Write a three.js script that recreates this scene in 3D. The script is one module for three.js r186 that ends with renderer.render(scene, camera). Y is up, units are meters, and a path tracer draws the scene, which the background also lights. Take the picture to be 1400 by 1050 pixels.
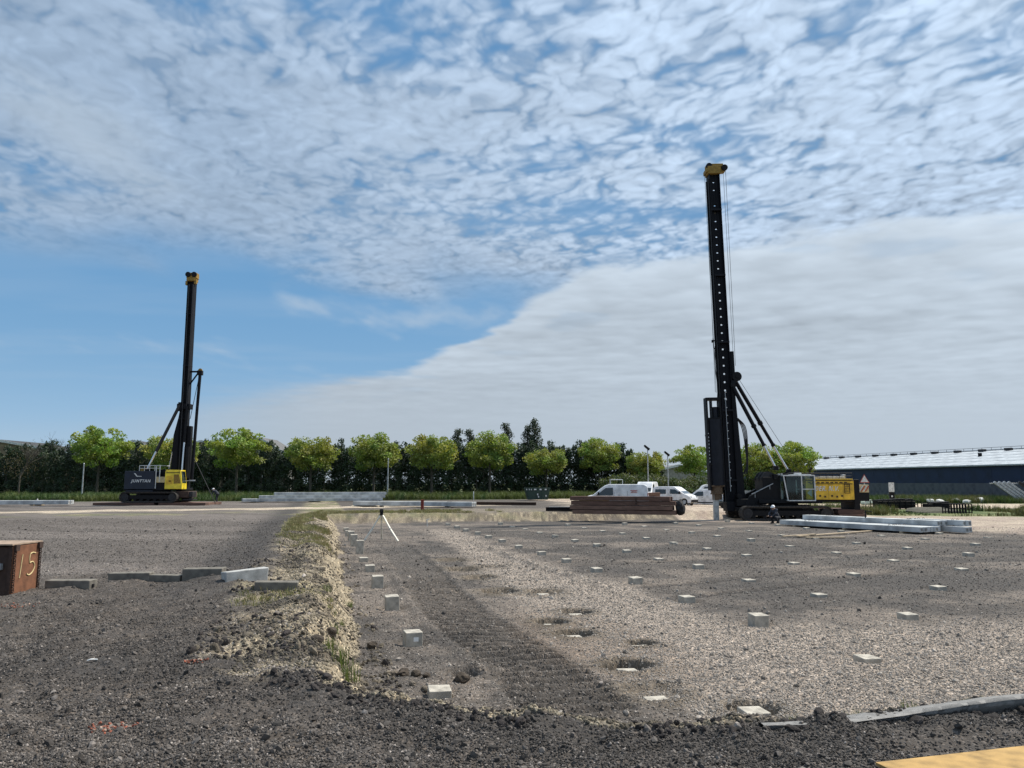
import * as THREE from 'three';
import { mergeGeometries, mergeVertices, toCreasedNormals } from 'three/addons/utils/BufferGeometryUtils.js';
import { RoundedBoxGeometry } from 'three/addons/geometries/RoundedBoxGeometry.js';
import { TextGeometry } from 'three/addons/geometries/TextGeometry.js';
import { FontLoader } from 'three/addons/loaders/FontLoader.js';
import { MarchingCubes } from 'three/addons/objects/MarchingCubes.js';

// ---------------------------------------------------------------- camera, sky, sun, exposure
const scene = new THREE.Scene();
const EYE = 2.1;
const camera = new THREE.PerspectiveCamera(53.13, 4 / 3, 0.1, 2000);
camera.position.set(0, EYE, 0);
camera.rotation.x = Math.atan(135 / 1050);          // tilted a little upwards
const renderer = new THREE.WebGLRenderer({ antialias: true });
renderer.toneMapping = THREE.LinearToneMapping;
renderer.toneMappingExposure = 1.12;
renderer.shadowMap.enabled = true;

const SUN_AZ = 60 * Math.PI / 180, SUN_EL = 54 * Math.PI / 180;   // to the right of the view, high
const sunDir = new THREE.Vector3(Math.sin(SUN_AZ) * Math.cos(SUN_EL), Math.sin(SUN_EL), -Math.cos(SUN_AZ) * Math.cos(SUN_EL));
const sun = new THREE.DirectionalLight(new THREE.Color(1, 0.93, 0.82), 4.8);
sun.position.copy(sunDir).multiplyScalar(150).add(new THREE.Vector3(0, 0, -45));
sun.target.position.set(0, 0, -45); sun.castShadow = true; sun.shadow.radius = 1.5; sun.shadow.mapSize.set(4096, 4096);
Object.assign(sun.shadow.camera, { left: -95, right: 95, top: 95, bottom: -95, near: 1, far: 400 });
scene.add(sun, sun.target); sun.name = 'sun'; sun.target.name = 'sun_target';

// ---------------------------------------------------------------- random numbers and noise
let seed = 1234567;
const rnd = () => { seed = (seed + 0x6D2B79F5) | 0; let t = Math.imul(seed ^ (seed >>> 15), 1 | seed); t = (t + Math.imul(t ^ (t >>> 7), 61 | t)) ^ t; return ((t ^ (t >>> 14)) >>> 0) / 4294967296; };
const rr = (a, b) => a + (b - a) * rnd();
const PERM = new Uint8Array(512); { const p = [...Array(256).keys()]; for (let i = 255; i > 0; i--) { const j = Math.floor(rnd() * (i + 1)); [p[i], p[j]] = [p[j], p[i]]; } for (let i = 0; i < 512; i++) PERM[i] = p[i & 255]; }
const RND = new Float32Array(256).map(() => rnd());
const vn = (x, y) => {                                              // value noise 0..1
  const xi = Math.floor(x), yi = Math.floor(y), fx = x - xi, fy = y - yi, u = fx * fx * (3 - 2 * fx), v = fy * fy * (3 - 2 * fy), X = xi & 255, Y = yi & 255;
  const a = RND[PERM[PERM[X] + Y]], b = RND[PERM[PERM[(X + 1) & 255] + Y]], c = RND[PERM[PERM[X] + ((Y + 1) & 255)]], d = RND[PERM[PERM[(X + 1) & 255] + ((Y + 1) & 255)]];
  return a + (b - a) * u + (c - a + (a - b - c + d) * u) * v;
};
const fbm = (x, y, o = 4) => { let s = 0, a = 0.5, n = 0; for (let i = 0; i < o; i++) { s += a * vn(x, y); n += a; a *= 0.5; x = x * 2.03 + 17.1; y = y * 2.03 + 9.7; } return s / n; };
const cell = (x, y) => {                                            // distance to the nearest and to the second feature point
  const xi = Math.floor(x), yi = Math.floor(y); let f1 = 9, f2 = 9, id = 0;
  for (let j = -1; j < 2; j++) for (let i = -1; i < 2; i++) {
    const X = (xi + i) & 255, Y = (yi + j) & 255, h = PERM[PERM[X] + Y], dx = i + RND[h] - (x - xi), dy = j + RND[PERM[h]] - (y - yi), d = dx * dx + dy * dy;
    if (d < f1) { f2 = f1; f1 = d; id = h; } else if (d < f2) f2 = d;
  }
  return [Math.sqrt(f1), Math.sqrt(f2), id];
};
const ss = (a, b, x) => { const t = Math.min(1, Math.max(0, (x - a) / (b - a))); return t * t * (3 - 2 * t); };
const lerp = (a, b, t) => a + (b - a) * t;
const curve = (pts, x) => {                                         // piecewise linear through [x, y] points
  if (x <= pts[0][0]) return pts[0][1];
  for (let i = 1; i < pts.length; i++) if (x <= pts[i][0]) return lerp(pts[i - 1][1], pts[i][1], (x - pts[i - 1][0]) / (pts[i][0] - pts[i - 1][0]));
  return pts[pts.length - 1][1];
};

// ---------------------------------------------------------------- the sky: blue air, a field of small altocumulus, a grey sheet of altostratus ahead on the right
// clouds lie on a plane overhead; [east, north] on that plane is counted in cloud heights
{
  const W = 4096, H = 2048, data = new Float32Array(W * H * 4), s = sunDir;
  const sheetEdge = [[-14, 17], [-7, 12.5], [-3.84, 10], [-2.1, 8.1], [-0.94, 6.9], [-0.32, 5.5], [0.08, 4.32], [0.3, 3.75], [0.44, 3.49], [0.9, 3.26], [1.2, 3.06], [1.9, 2.76], [4, 2.2], [9, 1.2], [20, -2]];
  const fieldEdge = [[-9, 2.2], [-3, 2.75], [-1.9, 2.95], [-1.4, 3.2], [-1, 3.4], [-0.55, 3.75], [-0.35, 3.5], [-0.1, 3.9], [0.3, 4.2], [2, 4.4]];
  for (let row = H / 2; row < H; row++) {
    const up = ((row + 0.5) / H - 0.5) * Math.PI, y = Math.sin(up), c = Math.cos(up), yy = Math.max(y, 0.012);
    const hz = Math.exp(-y * 5.5), hz2 = Math.exp(-y * 16);
    for (let col = 0; col < W; col++) {
      const out = Math.abs(col - W / 4) > W * 0.14 || up > 0.75;     // behind the viewer and overhead a coarser raster is enough
      if (out && col % 3) { const i = (row * W + col) * 4; data.copyWithin(i, i - 4, i); continue; }
      const az = ((col + 0.5) / W - 0.5) * 2 * Math.PI, x = Math.cos(az) * c, z = Math.sin(az) * c, cs = x * s.x + y * s.y + z * s.z;
      const glow = Math.pow(Math.max(0, 0.5 + 0.5 * cs), 5);        // clouds and haze scatter forwards
      let R = 0.070 + 0.26 * hz + 0.12 * hz2 + 0.05 * glow, G = 0.232 + 0.31 * hz + 0.02 * hz2 + 0.05 * glow, B = 0.480 + 0.24 * hz - 0.06 * hz2 + 0.05 * glow;
      const px = x / yy, pz = -z / yy;
      const far = ss(0.3, 0.09, y);                                  // cells too small to tell apart
      // thin fibrous veil in the blue part
      // the field of altocumulus
      const e1 = curve(fieldEdge, px), inF = ss(0.75, -0.5, pz - e1 + (fbm(px * 2.1 + 5, pz * 1.3, 3) - 0.5) * 1.5);
      const eS = curve(sheetEdge, px), wob = (fbm(px * 1.6 + 31, pz * 1.6, 4) - 0.5) * 0.55 * Math.min(2.5, eS / 3.6) + (fbm(px * 7, pz * 7, 4) - 0.5) * 0.3;
      const soft = 0.17 + 0.5 * ss(-0.3, -4, px) * 3, inS = ss(-soft, soft * 0.8, pz - eS + wob);
      if (inF > 0.002 && inS < 0.999) {
        const w1 = fbm(px * 5.3, pz * 5.3, 3) - 0.5, w2 = fbm(px * 5.3 + 40, pz * 5.3 + 11, 3) - 0.5, v1 = fbm(px * 21, pz * 21, 3) - 0.5, v2 = fbm(px * 21 + 9, pz * 21 + 5, 3) - 0.5;
        const wx = px + w1 * 0.12 + v1 * 0.035, wz = pz + w2 * 0.12 + v2 * 0.035, sk = wx * 0.35;
        const q = cell(wx * 7, (wz + sk) * 6.4), q2 = cell(wx * 15.5 + 7, (wz + sk) * 14 + 3), q3 = cell(wx * 32 + 1, (wz + sk) * 29 + 5);
        const puff = 1 - q[0] * q[0] * 1.3, small = 1 - q2[0] * q2[0] * 1.3, tiny = 1 - q3[0] * q3[0] * 1.3, seam = ss(0, 0.30, q[1] - q[0]), seam2 = ss(0, 0.32, q2[1] - q2[0]);
        const cov = fbm(px * 1.2 + 3.3, pz * 1.2 + 1.7, 3), str = fbm(px * 1.6 + pz * 1.3, pz * 4.2 - px * 1.8, 3), fine = fbm(wx * 40, wz * 36, 4), mid = fbm(wx * 6 + 4, wz * 6 + 9, 4);
        const leftThin = 0.2 * ss(0.5, -1.2, px);
        const calm = lerp(0.6, 1, ss(-1.0, 0.6, px)), lump = calm * (0.36 * (puff - 0.72) + 0.50 * (small - 0.72) + 0.28 * (tiny - 0.72) + 0.04 * (seam - 0.8));
        let dens = 1.5 * (cov - 0.5) + 0.85 * (str - 0.5) + 0.70 * (mid - 0.5) + lump * 1.15 + 0.34 * (fine - 0.5) + 0.68 - leftThin * 0.6;
        dens = lerp(dens, 0.5 + 1.2 * (cov - 0.5), far);
        let al = ss(-0.12, 0.78, dens) * inF * (0.97 - leftThin);
        al = 0.16 * inF + 0.84 * al;
        const lum = 0.88 + 0.70 * lump + 0.36 * (fine - 0.5) + 0.34 * (mid - 0.5) + 0.16 * (str - 0.5) + 0.14 * (al - 0.6) - 0.05 * ss(0.7, 1.2, dens);
        const k = lum * (0.75 + 0.68 * glow);
        R = lerp(R, 0.452 * k, al); G = lerp(G, 0.565 * k, al); B = lerp(B, 0.715 * k, al);
      }
      // scattered shreds in front of the sheet and fibres in the blue
      if (inS < 0.98) {
        const sh = ss(0.58, 0.9, fbm(px * 2.4 + 60, pz * 0.9 - 8, 5) + 0.13 * ss(1.1, 0.1, Math.abs(px + 0.1)) * ss(3.4, 4.2, pz) * ss(6, 5, pz)) * 0.6 * ss(9, 4, pz) + 0.10 * ss(0.4, 0.75, fbm(px * 0.9 + 20, pz * 2.1 + 3, 4)) * ss(12, 4, pz);
        R = lerp(R, 0.44, sh); G = lerp(G, 0.53, sh); B = lerp(B, 0.63, sh);
      }
      if (inS > 0.002) {
        const n1 = fbm(px * 1.1 + pz * 0.35 + 80, pz * 1.5, 4), n2 = fbm(px * 5 + 8, pz * 6.5, 4), n3 = fbm(px * 0.5 + 9, pz * 0.45 + 2, 3);
        const rim = ss(1.1, 0.0, pz - eS + wob) * ss(-1.5, 0.3, px);
        const gap = ss(0.62, 0.78, fbm(px * 2.6 + 13, pz * 2.2 + 4, 4)) * ss(2.2, 0.3, pz - eS) * 0.16;
        const near = ss(0.03, 0.2, y), q4 = cell(px * 4.2 + n1, pz * 4.2 + n2 * 2);
        let k = (0.83 + (0.24 * (n1 - 0.5) + 0.26 * (n2 - 0.5) + 0.07 * (0.4 - q4[0]) + 0.14 * (n3 - 0.5)) * near + 0.12 * rim) * (0.93 + 0.55 * glow);
        const a = inS * (1 - gap) * lerp(0.98, 0.12, ss(-0.2, -0.62, px / Math.max(pz, 0.5))) ;
        R = lerp(R, 0.500 * k, a); G = lerp(G, 0.578 * k, a); B = lerp(B, 0.662 * k, a);
      }
      const i = (row * W + col) * 4; data[i] = R; data[i + 1] = G; data[i + 2] = B; data[i + 3] = 1;
    }
  }
  const tex = new THREE.DataTexture(data, W, H, THREE.RGBAFormat, THREE.FloatType);
  tex.mapping = THREE.EquirectangularReflectionMapping; tex.magFilter = THREE.LinearFilter; tex.needsUpdate = true;
  // below the horizon: the mean of the lowest air
  const lo = [0, 0, 0]; for (let col = 0; col < W; col++) for (let k = 0; k < 3; k++) lo[k] += data[((H / 2) * W + col) * 4 + k] / W;
  for (let row = 0; row < H / 2; row++) for (let col = 0; col < W; col++) { const i = (row * W + col) * 4; data[i] = lo[0]; data[i + 1] = lo[1]; data[i + 2] = lo[2]; data[i + 3] = 1; }
  scene.background = tex; scene.environment = tex;
}

// ---------------------------------------------------------------- helpers
const V = (x, y, z) => new THREE.Vector3(x, y, z);
const taken = {};
const numbered = (n) => { const k = (taken[n] = (taken[n] ?? -1) + 1); return k ? n + '_' + String(k).padStart(3, '0') : n; };
const tag = (o, label, category, group, kind) => { if (label) o.userData.label = label; if (category) o.userData.category = category; if (group) o.userData.group = group; if (kind) o.userData.kind = kind; return o; };
const shade = (o) => { o.castShadow = true; o.receiveShadow = true; return o; };
const clean = (g) => { g = g.index ? g.toNonIndexed() : g; for (const k of Object.keys(g.attributes)) if (!['position', 'normal', 'uv'].includes(k)) g.deleteAttribute(k); g.morphAttributes = {}; return g; };
function metreUV(g) {                                              // uv in metres, along the axes each face lies in
  const p = g.attributes.position, n = g.attributes.normal, uv = new Float32Array(p.count * 2);
  for (let i = 0; i < p.count; i++) {
    const ax = Math.abs(n.getX(i)), ay = Math.abs(n.getY(i)), az = Math.abs(n.getZ(i));
    const [a, b] = ay >= ax && ay >= az ? [p.getX(i), p.getZ(i)] : ax >= az ? [p.getZ(i), p.getY(i)] : [p.getX(i), p.getY(i)];
    uv[i * 2] = a; uv[i * 2 + 1] = b;
  }
  g.setAttribute('uv', new THREE.BufferAttribute(uv, 2)); return g;
}
const merged = (gs) => { gs = [].concat(gs).flat(9).map(clean); return metreUV(gs.length > 1 ? mergeGeometries(gs) : gs[0]); };
function mesh(name, gs, mat, parent) {
  const m = shade(new THREE.Mesh(merged(gs), mat)); m.name = parent ? name : numbered(name); (parent ?? scene).add(m); return m;
}
function thing(name, label, category, [x, y, z] = [0, 0, 0], turn = 0, group) {
  const o = new THREE.Group(); o.name = numbered(name); o.position.set(x, y, z); o.rotation.y = turn; scene.add(o); return tag(o, label, category, group);
}
function dup(o, [x, y, z], turn, label, scale) {
  const c = o.clone(); c.name = numbered(o.name.replace(/_\d{3}$/, '')); c.userData = { ...o.userData }; c.position.set(x, y, z); c.rotation.y = turn; if (scale) c.scale.set(...[].concat(scale, scale, scale).slice(0, 3)); if (label) c.userData.label = label; scene.add(c); return c;
}
const place = (g, [x, y, z], rot) => { const [rx, ry, rz] = rot ?? [0, 0, 0]; return g.applyMatrix4(new THREE.Matrix4().compose(V(x, y, z), new THREE.Quaternion().setFromEuler(new THREE.Euler(rx, ry, rz)), V(1, 1, 1))); };
const bx = (w, h, d, at = [0, 0, 0], rot, r = Math.min(w, h, d) * 0.12) => place(new RoundedBoxGeometry(w, h, d, 1, Math.min(r, 0.03)), at, rot);   // centred box with softened edges
const sb = (w, h, d, x = 0, y = 0, z = 0, rot, r) => bx(w, h, d, [x, y + h / 2, z], rot, r);      // box standing on y
const cyl = (r0, r1, h, at = [0, 0, 0], rot, n = 14) => place(new THREE.CylinderGeometry(r1, r0, h, n), at, rot);
const bar = (a, b, r, r2 = r, n = 8) => {                           // round bar from a to b
  const A = V(...a), B = V(...b), d = B.clone().sub(A), g = new THREE.CylinderGeometry(r2, r, d.length(), n);
  g.applyQuaternion(new THREE.Quaternion().setFromUnitVectors(V(0, 1, 0), d.normalize())); return g.translate((A.x + B.x) / 2, (A.y + B.y) / 2, (A.z + B.z) / 2);
};
const beam = (a, b, w, h) => {                                      // square bar from a to b
  const A = V(...a), B = V(...b), g = new RoundedBoxGeometry(w, h, A.distanceTo(B), 1, Math.min(w, h) * 0.1), o = new THREE.Object3D();
  o.position.copy(A).add(B).multiplyScalar(0.5); o.lookAt(B); o.updateMatrix(); return g.applyMatrix4(o.matrix);
};
const hose = (pts, r, n = 24, sides = 6) => new THREE.TubeGeometry(new THREE.CatmullRomCurve3(pts.map((p) => V(...p))), n, r, sides);
const prism = (pts, depth, bevel = 0.01) => new THREE.ExtrudeGeometry(new THREE.Shape(pts.map((p) => new THREE.Vector2(...p))), { depth, bevelEnabled: bevel > 0, bevelSize: bevel, bevelThickness: bevel, bevelSegments: 2, curveSegments: 6 });

// ---------------------------------------------------------------- procedural textures and materials
function makeTex(size, fn, srgb) {                                  // fn(u, v in 0..1) -> [r, g, b]; wraps when fn does
  const d = new Uint8Array(size * size * 4);
  for (let j = 0; j < size; j++) for (let i = 0; i < size; i++) { const c = fn(i / size, j / size, i, j), k = (j * size + i) * 4; for (let q = 0; q < 3; q++) d[k + q] = Math.max(0, Math.min(255, c[q] * 255)); d[k + 3] = 255; }
  const t = new THREE.DataTexture(d, size, size); t.wrapS = t.wrapT = THREE.RepeatWrapping; t.magFilter = THREE.LinearFilter; t.minFilter = THREE.LinearFilter; if (srgb) t.colorSpace = THREE.SRGBColorSpace; t.needsUpdate = true; return t;
}
const per = (fn) => (u, v) => { const a = ss(0, 1, u), b = ss(0, 1, v); return (fn(u, v) * (1 - a) + fn(u - 1, v) * a) * (1 - b) + (fn(u, v - 1) * (1 - a) + fn(u - 1, v - 1) * a) * b; };   // tiles without a seam
const G3 = (x) => [x, x, x];
const rep = (t, s) => { const c = t.clone(); c.repeat.set(1 / s, 1 / s); c.needsUpdate = true; return c; };
const blotch = makeTex(512, (u, v) => G3(per((a, b) => 0.62 + 0.75 * (fbm(a * 7 + 3, b * 7 + 8, 6) - 0.5) + 0.12 * (fbm(a * 90, b * 90, 2) - 0.5))(u, v)));
const grainT = makeTex(512, (u, v) => G3(per((a, b) => fbm(a * 60 + 1, b * 60 + 2, 4))(u, v)));
const streak = makeTex(512, (u, v) => G3(per((a, b) => 0.62 + 0.6 * (fbm(a * 40, b * 3, 5) - 0.5) + 0.4 * (fbm(a * 5, b * 5, 4) - 0.5))(u, v)));
const woodT = makeTex(512, (u, v) => G3(per((a, b) => 0.60 + 0.7 * (fbm(a * 3 + 2, b * 46, 5) - 0.5) + 0.4 * (fbm(a * 6, b * 6, 4) - 0.5))(u, v)));
const C = (r, g, b) => new THREE.Color().setRGB(r, g, b);
function mat(r, g, b, rough = 0.7, { map = blotch, tile = 1.5, metal = 0, bump = 0, bumpTile = 0.6, bmap = grainT, ...rest } = {}) {   // colour is the mean; maps average about 0.62
  const k = map ? 1 / 0.62 : 1, m = new THREE.MeshPhysicalMaterial({ color: C(r * k, g * k, b * k), roughness: rough, metalness: metal, ...rest });
  if (map) m.map = rep(map, tile); if (bump) { m.bumpMap = rep(bmap, bumpTile); m.bumpScale = bump; } return m;
}
const M = {
  concrete: mat(0.46, 0.46, 0.44, 0.9, { tile: 1.6, bump: 0.006, bumpTile: 0.5 }),
  concreteNew: mat(0.43, 0.45, 0.455, 0.85, { tile: 3, bump: 0.003 }),
  concreteDark: mat(0.20, 0.20, 0.19, 0.92, { tile: 1.1, bump: 0.006, bumpTile: 0.5 }),
  concreteHead: mat(0.46, 0.425, 0.36, 0.92, { tile: 0.7, bump: 0.008, bumpTile: 0.3 }),
  mast: mat(0.0075, 0.008, 0.011, 0.6, { specularIntensity: 0.35, tile: 2.5, map: streak }),
  black: mat(0.010, 0.010, 0.0115, 0.6, { specularIntensity: 0.4, tile: 1.2 }),
  rubber: mat(0.018, 0.018, 0.019, 0.85, { tile: 0.7 }),
  steelDark: mat(0.032, 0.032, 0.034, 0.55, { tile: 1.2, metal: 0.4 }),
  track: mat(0.045, 0.040, 0.036, 0.75, { tile: 0.8, bump: 0.01 }),
  chrome: new THREE.MeshPhysicalMaterial({ color: C(0.75, 0.76, 0.78), roughness: 0.18, metalness: 1 }),
  yellow: mat(0.72, 0.44, 0.022, 0.5, { tile: 2.2, clearcoat: 0.3, clearcoatRoughness: 0.4 }),
  yellowBright: mat(0.80, 0.60, 0.02, 0.42, { tile: 2.5, clearcoat: 0.4 }),
  yellowDirty: mat(0.27, 0.165, 0.03, 0.75, { tile: 0.9 }),
  navy: mat(0.008, 0.013, 0.028, 0.42, { specularIntensity: 0.5, tile: 2.2, clearcoat: 0.3 }),
  cream: mat(0.55, 0.44, 0.24, 0.6, { tile: 1.3 }),
  white: mat(0.74, 0.75, 0.76, 0.4, { tile: 2.6, clearcoat: 0.4 }),
  offwhite: mat(0.62, 0.63, 0.62, 0.5, { tile: 1.2 }),
  glass: new THREE.MeshPhysicalMaterial({ color: C(0.012, 0.018, 0.02), roughness: 0.06, metalness: 0, clearcoat: 1, clearcoatRoughness: 0.03 }),
  pane: new THREE.MeshPhysicalMaterial({ color: C(0.75, 0.85, 0.83), roughness: 0.04, transmission: 1, thickness: 0, ior: 1.45 }),
  rust: mat(0.20, 0.085, 0.042, 0.85, { tile: 0.9, bump: 0.008, bumpTile: 0.35 }),
  rustDark: mat(0.06, 0.035, 0.026, 0.85, { tile: 0.8, bump: 0.008, bumpTile: 0.35 }),
  hardwood: mat(0.135, 0.075, 0.055, 0.85, { map: woodT, tile: 1.3, bump: 0.008, bmap: woodT, bumpTile: 1.3 }),
  hardwoodB: mat(0.18, 0.105, 0.076, 0.85, { map: woodT, tile: 1.7, bump: 0.008, bmap: woodT, bumpTile: 1.3 }),
  hardwoodC: mat(0.105, 0.058, 0.043, 0.85, { map: woodT, tile: 1.1, bump: 0.008, bmap: woodT, bumpTile: 1.3 }),
  pine: mat(0.42, 0.33, 0.22, 0.8, { map: woodT, tile: 0.9, bump: 0.003, bmap: woodT }),
  pineYellow: mat(0.48, 0.32, 0.10, 0.75, { map: woodT, tile: 1.1 }),
  galv: mat(0.42, 0.44, 0.45, 0.5, { tile: 1.0, metal: 0.5 }),
  bark: mat(0.090, 0.078, 0.062, 0.95, { tile: 0.7, map: streak, bump: 0.02 }),
  red: mat(0.42, 0.05, 0.03, 0.5, { tile: 0.6 }),
  orange: mat(0.70, 0.16, 0.03, 0.6, { tile: 0.6 }),
  skin: mat(0.42, 0.26, 0.19, 0.6, { map: null }),
};

// ---------------------------------------------------------------- the site: its grid runs forward and to the left
const SITE = Math.atan(263 / 1050), CA = Math.cos(SITE), SA = Math.sin(SITE);
const toSite = (x, z) => [x * CA - z * SA, -z * CA - x * SA];      // world -> [u across, v along]
const fromSite = (u, v) => [u * CA - v * SA, -(v * CA + u * SA)];
const PIT = -0.6;
const frontEdge = [[-30, 11], [-3.2, 9.3], [-2, 8.35], [-0.69, 7.6], [0, 7.2], [1, 7.05], [2.1, 7.0], [4.86, 7.55], [9, 8.6], [30, 14]];
// pile heads: [u, v, how far the head stands out of the pit floor, turn]; holes: [u, v, radius, depth]
const PILES = [], HOLES = [];
{
  for (const [v, h] of [[10.27, 0.06], [13.46, 0.21], [17.1, 0.28], [20.7, 0.3], [24.4, 0.2], [27.6, 0.14], [30.6, 0.5], [34.3, 0.48], [37.8, 0.4], [41.2, 0.28], [44.6, 0.18]]) PILES.push([1.6 + rr(-0.04, 0.04), v, h, rr(-0.08, 0.08)]);
  const us = [8.28, 11.7, 15.5, 19.5, 23.4, 27.9, 32], v0 = [10.47, 10.5, 11, 11.2, 11.9, 13, 13.5];
  us.forEach((u, i) => { for (let k = 0; k < 14; k++) { const v = v0[i] + k * 3.02; if (v > 50) continue; PILES.push([u + rr(-0.06, 0.06), v + rr(-0.12, 0.12), i ? [0.05, 0.09, 0.13, 0.06][Math.floor(rnd() * 4)] : [0.05, 0.2, 0.13, 0.17, 0.12][Math.min(4, k)], rr(-0.12, 0.12)]); } });
  // heads driven below the pit floor, each in the hole left round it
  for (const [u, v, r, dp] of [[5.17, 8.62, 0.34, 0.17], [4.29, 9.57, 0.42, 0.05], [4.5, 11.0, 0.40, 0.24], [5.38, 12.45, 0.28, 0.15], [4.55, 13.6, 0.40, 0.13], [4.5, 14.8, 0.36, 0.18], [5.33, 15.75, 0.36, 0.14], [4.5, 19.2, 0.52, 0.18], [5.5, 18.8, 0.5, 0.12], [4.53, 21.9, 0.45, 0.15], [5.48, 24.9, 0.5, 0.12], [4.5, 24.2, 0.5, 0.15], [4.6, 27.2, 0.5, 0.12]]) {
    HOLES.push([u, v, r, dp]); if (v < 19) PILES.push([u - 0.05, v - (v < 9 ? 0.02 : r * 0.45), v < 9 ? 0.015 : -0.012, rr(-0.1, 0.1)]);
  }
}

// ---------------------------------------------------------------- ground: one sheet, platform, pit with dug banks, ruts, holes, roads of sand
const inPit = (x, z) => {                                          // 0 outside, 1 on the pit floor
  const [u, v] = toSite(x, z), d = -z, n = fbm(v * 0.9 + 3, u * 0.9, 4) - 0.5, n2 = fbm(v * 3.1, u * 3.1 + 7, 3) - 0.5;
  const left = (u - 0.02 + n * 0.5 + n2 * 0.22 - 0.012 * Math.max(0, v - 12)) / 0.7, front = (d - curve(frontEdge, x) + (fbm(x * 0.8 + 9, 2.2, 3) - 0.5) * 0.5 + n2 * 0.25) / 1.35, far = (54.5 - v + n * 1.2) / 1.6;
  const k = 0.25, m = Math.min(left, front), lf = m - Math.max(0, k - Math.abs(left - front)) ** 2 / (4 * k);
  return Math.max(0, Math.min(1, Math.min(lf, far)));
};
const outLevel = (x, v) => v > 40 ? -0.5 * ss(12.5, 23, x) * ss(40, 50, v) : 0;
function height(x, z, fine = true, p = inPit(x, z)) {
  const [u, v] = toSite(x, z), d = -z;
  let h = lerp(outLevel(x, v), PIT + (fbm(u * 0.25, v * 0.25, 2) - 0.5) * 0.06, ss(0, 1, p));
  if (u > 33 && v < 60) h = Math.max(h, lerp(h, -0.5, ss(33, 38, u)));
  if (d > 150) return h;
  const q = 1 - p, slope = 4 * p * q;
  h += (fbm(x * 0.5 + 3, z * 0.5, 3) - 0.5) * lerp(0.14, 0.05, p) * ss(120, 60, d);
  if (!fine) return h;
  // loose black spoil heaped along the left crest with scraped ridges, lumps on the bank
  const berm = q > 0.95 && u < 0 ? ss(-3.4, -1.5, u) * ss(-0.45, -1.2, u) * ss(13, 20, v) * ss(50, 40, v) : 0;
  if (berm) h += berm * (0.12 + 0.10 * (fbm(v * 0.5 + u, u * 1.5, 3) - 0.4) + 0.05 * Math.sin(v * 2.1 + u * 3 + 4 * fbm(v * 0.4, u * 0.4, 2)));
  if (u < 1.5 && v > 9 && v < 54 && u > -2) h += 0.17 * Math.exp(-(((u + 0.22) / 0.38) ** 2)) * ss(9.2, 11, v) * (0.55 + 0.9 * (fbm(v * 0.8 + 2, u, 3) - 0.2)) * (1 - p);
  h += slope * (fbm(u * 2.2 - v * 0.6 + 5, v * 1.6, 4) - 0.5) * 0.26;
  if (slope > 0.02 && u < 2) h += slope * 0.10 * (vn(u * 1.2 + v * 6.5, v * 0.6 - u) - 0.5);      // bucket teeth marks down the bank
  const nearF = ss(26, 12, d);
  if (nearF > 0) {
    h += nearF * ((fbm(x * 2.6 + 11, z * 2.6, 3) - 0.5) * lerp(0.17, 0.035, p) + (fbm(x * 11, z * 11 + 4, 3) - 0.5) * lerp(0.035, 0.022, p));
    if (d < 9.4 && q > 0.02) h += ss(1.3, 0.15, Math.abs(d - curve(frontEdge, x) - 0.1)) * q * 0.13 * (fbm(x * 2.1, z * 2.1 + 31, 3) - 0.42) ;   // clods pushed up at the front edge
  }
  // ruts of crawler tracks on the pit floor
  if (p > 0.9) {
    const wob = (fbm(v * 0.12, 4.4, 2) - 0.5) * 0.9, a = u - 3.1 + wob, w = ss(0.74, 0.6, Math.abs(a)) * ss(8.5, 9.4, v) * ss(42, 30, v);
    if (w > 0) h += w * (-0.03 + 0.10 * ss(30, 14, v) * (0.3 + fbm(u * 1.2, v * 0.8, 2)) * Math.max(-0.5, Math.sin(v * 19 + a * 2.2 + 3 * fbm(v * 0.7, a * 1.5, 2))) + 0.05 * (fbm(u * 5, v * 4, 3) - 0.5));
    h += 0.05 * Math.exp(-(((Math.abs(a) - 0.78) / 0.12) ** 2)) * ss(8.5, 9.4, v) * (0.4 + fbm(v * 1.3, a, 3)) * ss(42, 30, v);
    if (u > 1.8 && u < 6.5 && v > 16) h += 0.07 * (vn(v * 1.7 + u * 0.25, u * 0.35) - 0.5) * ss(16, 20, v) * ss(1.8, 2.4, u) * ss(6.5, 5.5, u);
    const b = u - 7.1 - (fbm(v * 0.15, 8, 2) - 0.5) * 0.5 + 0.02 * (v - 20);
    h += 0.16 * Math.exp(-((b / 0.16) ** 2)) * ss(17, 21, v) * ss(40, 30, v) * (0.35 + fbm(v * 2, 1, 3));
    const b2 = u - 2.15; h += 0.06 * Math.exp(-((b2 / 0.12) ** 2)) * ss(15, 18, v) * ss(40, 30, v) * fbm(v * 2, 6, 3);
    for (const hz of HOLES) { const du = u - hz[0], dv = v - hz[1] - 0.04; if (du * du + dv * dv > 2) continue; const r = Math.hypot(du, dv * 1.15) / hz[2] + (fbm(u * 6, v * 6, 2) - 0.5) * 0.35; h -= hz[3] * ss(1.05, 0.72, r); h += 0.03 * Math.exp(-(((r - 1.3) / 0.25) ** 2)); }
    for (const pz of PILES) { const du = u - pz[0], dv = v - pz[1]; if (pz[2] < 0.04 || du * du + dv * dv > 0.4) continue; const r = Math.hypot(du, dv); h += (-0.05 * ss(0.34, 0.2, r) + 0.025 * Math.exp(-(((r - 0.42) / 0.08) ** 2))); }
    if (u > 7.6) { const tr = tyreRut(u, v); if (tr) h += tr * (-0.04 + 0.02 * Math.sin(u * 24) * ss(30, 20, v)); }
    // dug patch behind the first head
    const e = Math.hypot(u - 2.1, (v - 11.1) * 1.4); h -= 0.14 * ss(0.34, 0.15, e); h += 0.05 * Math.exp(-(((e - 0.45) / 0.12) ** 2));
  }
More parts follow.
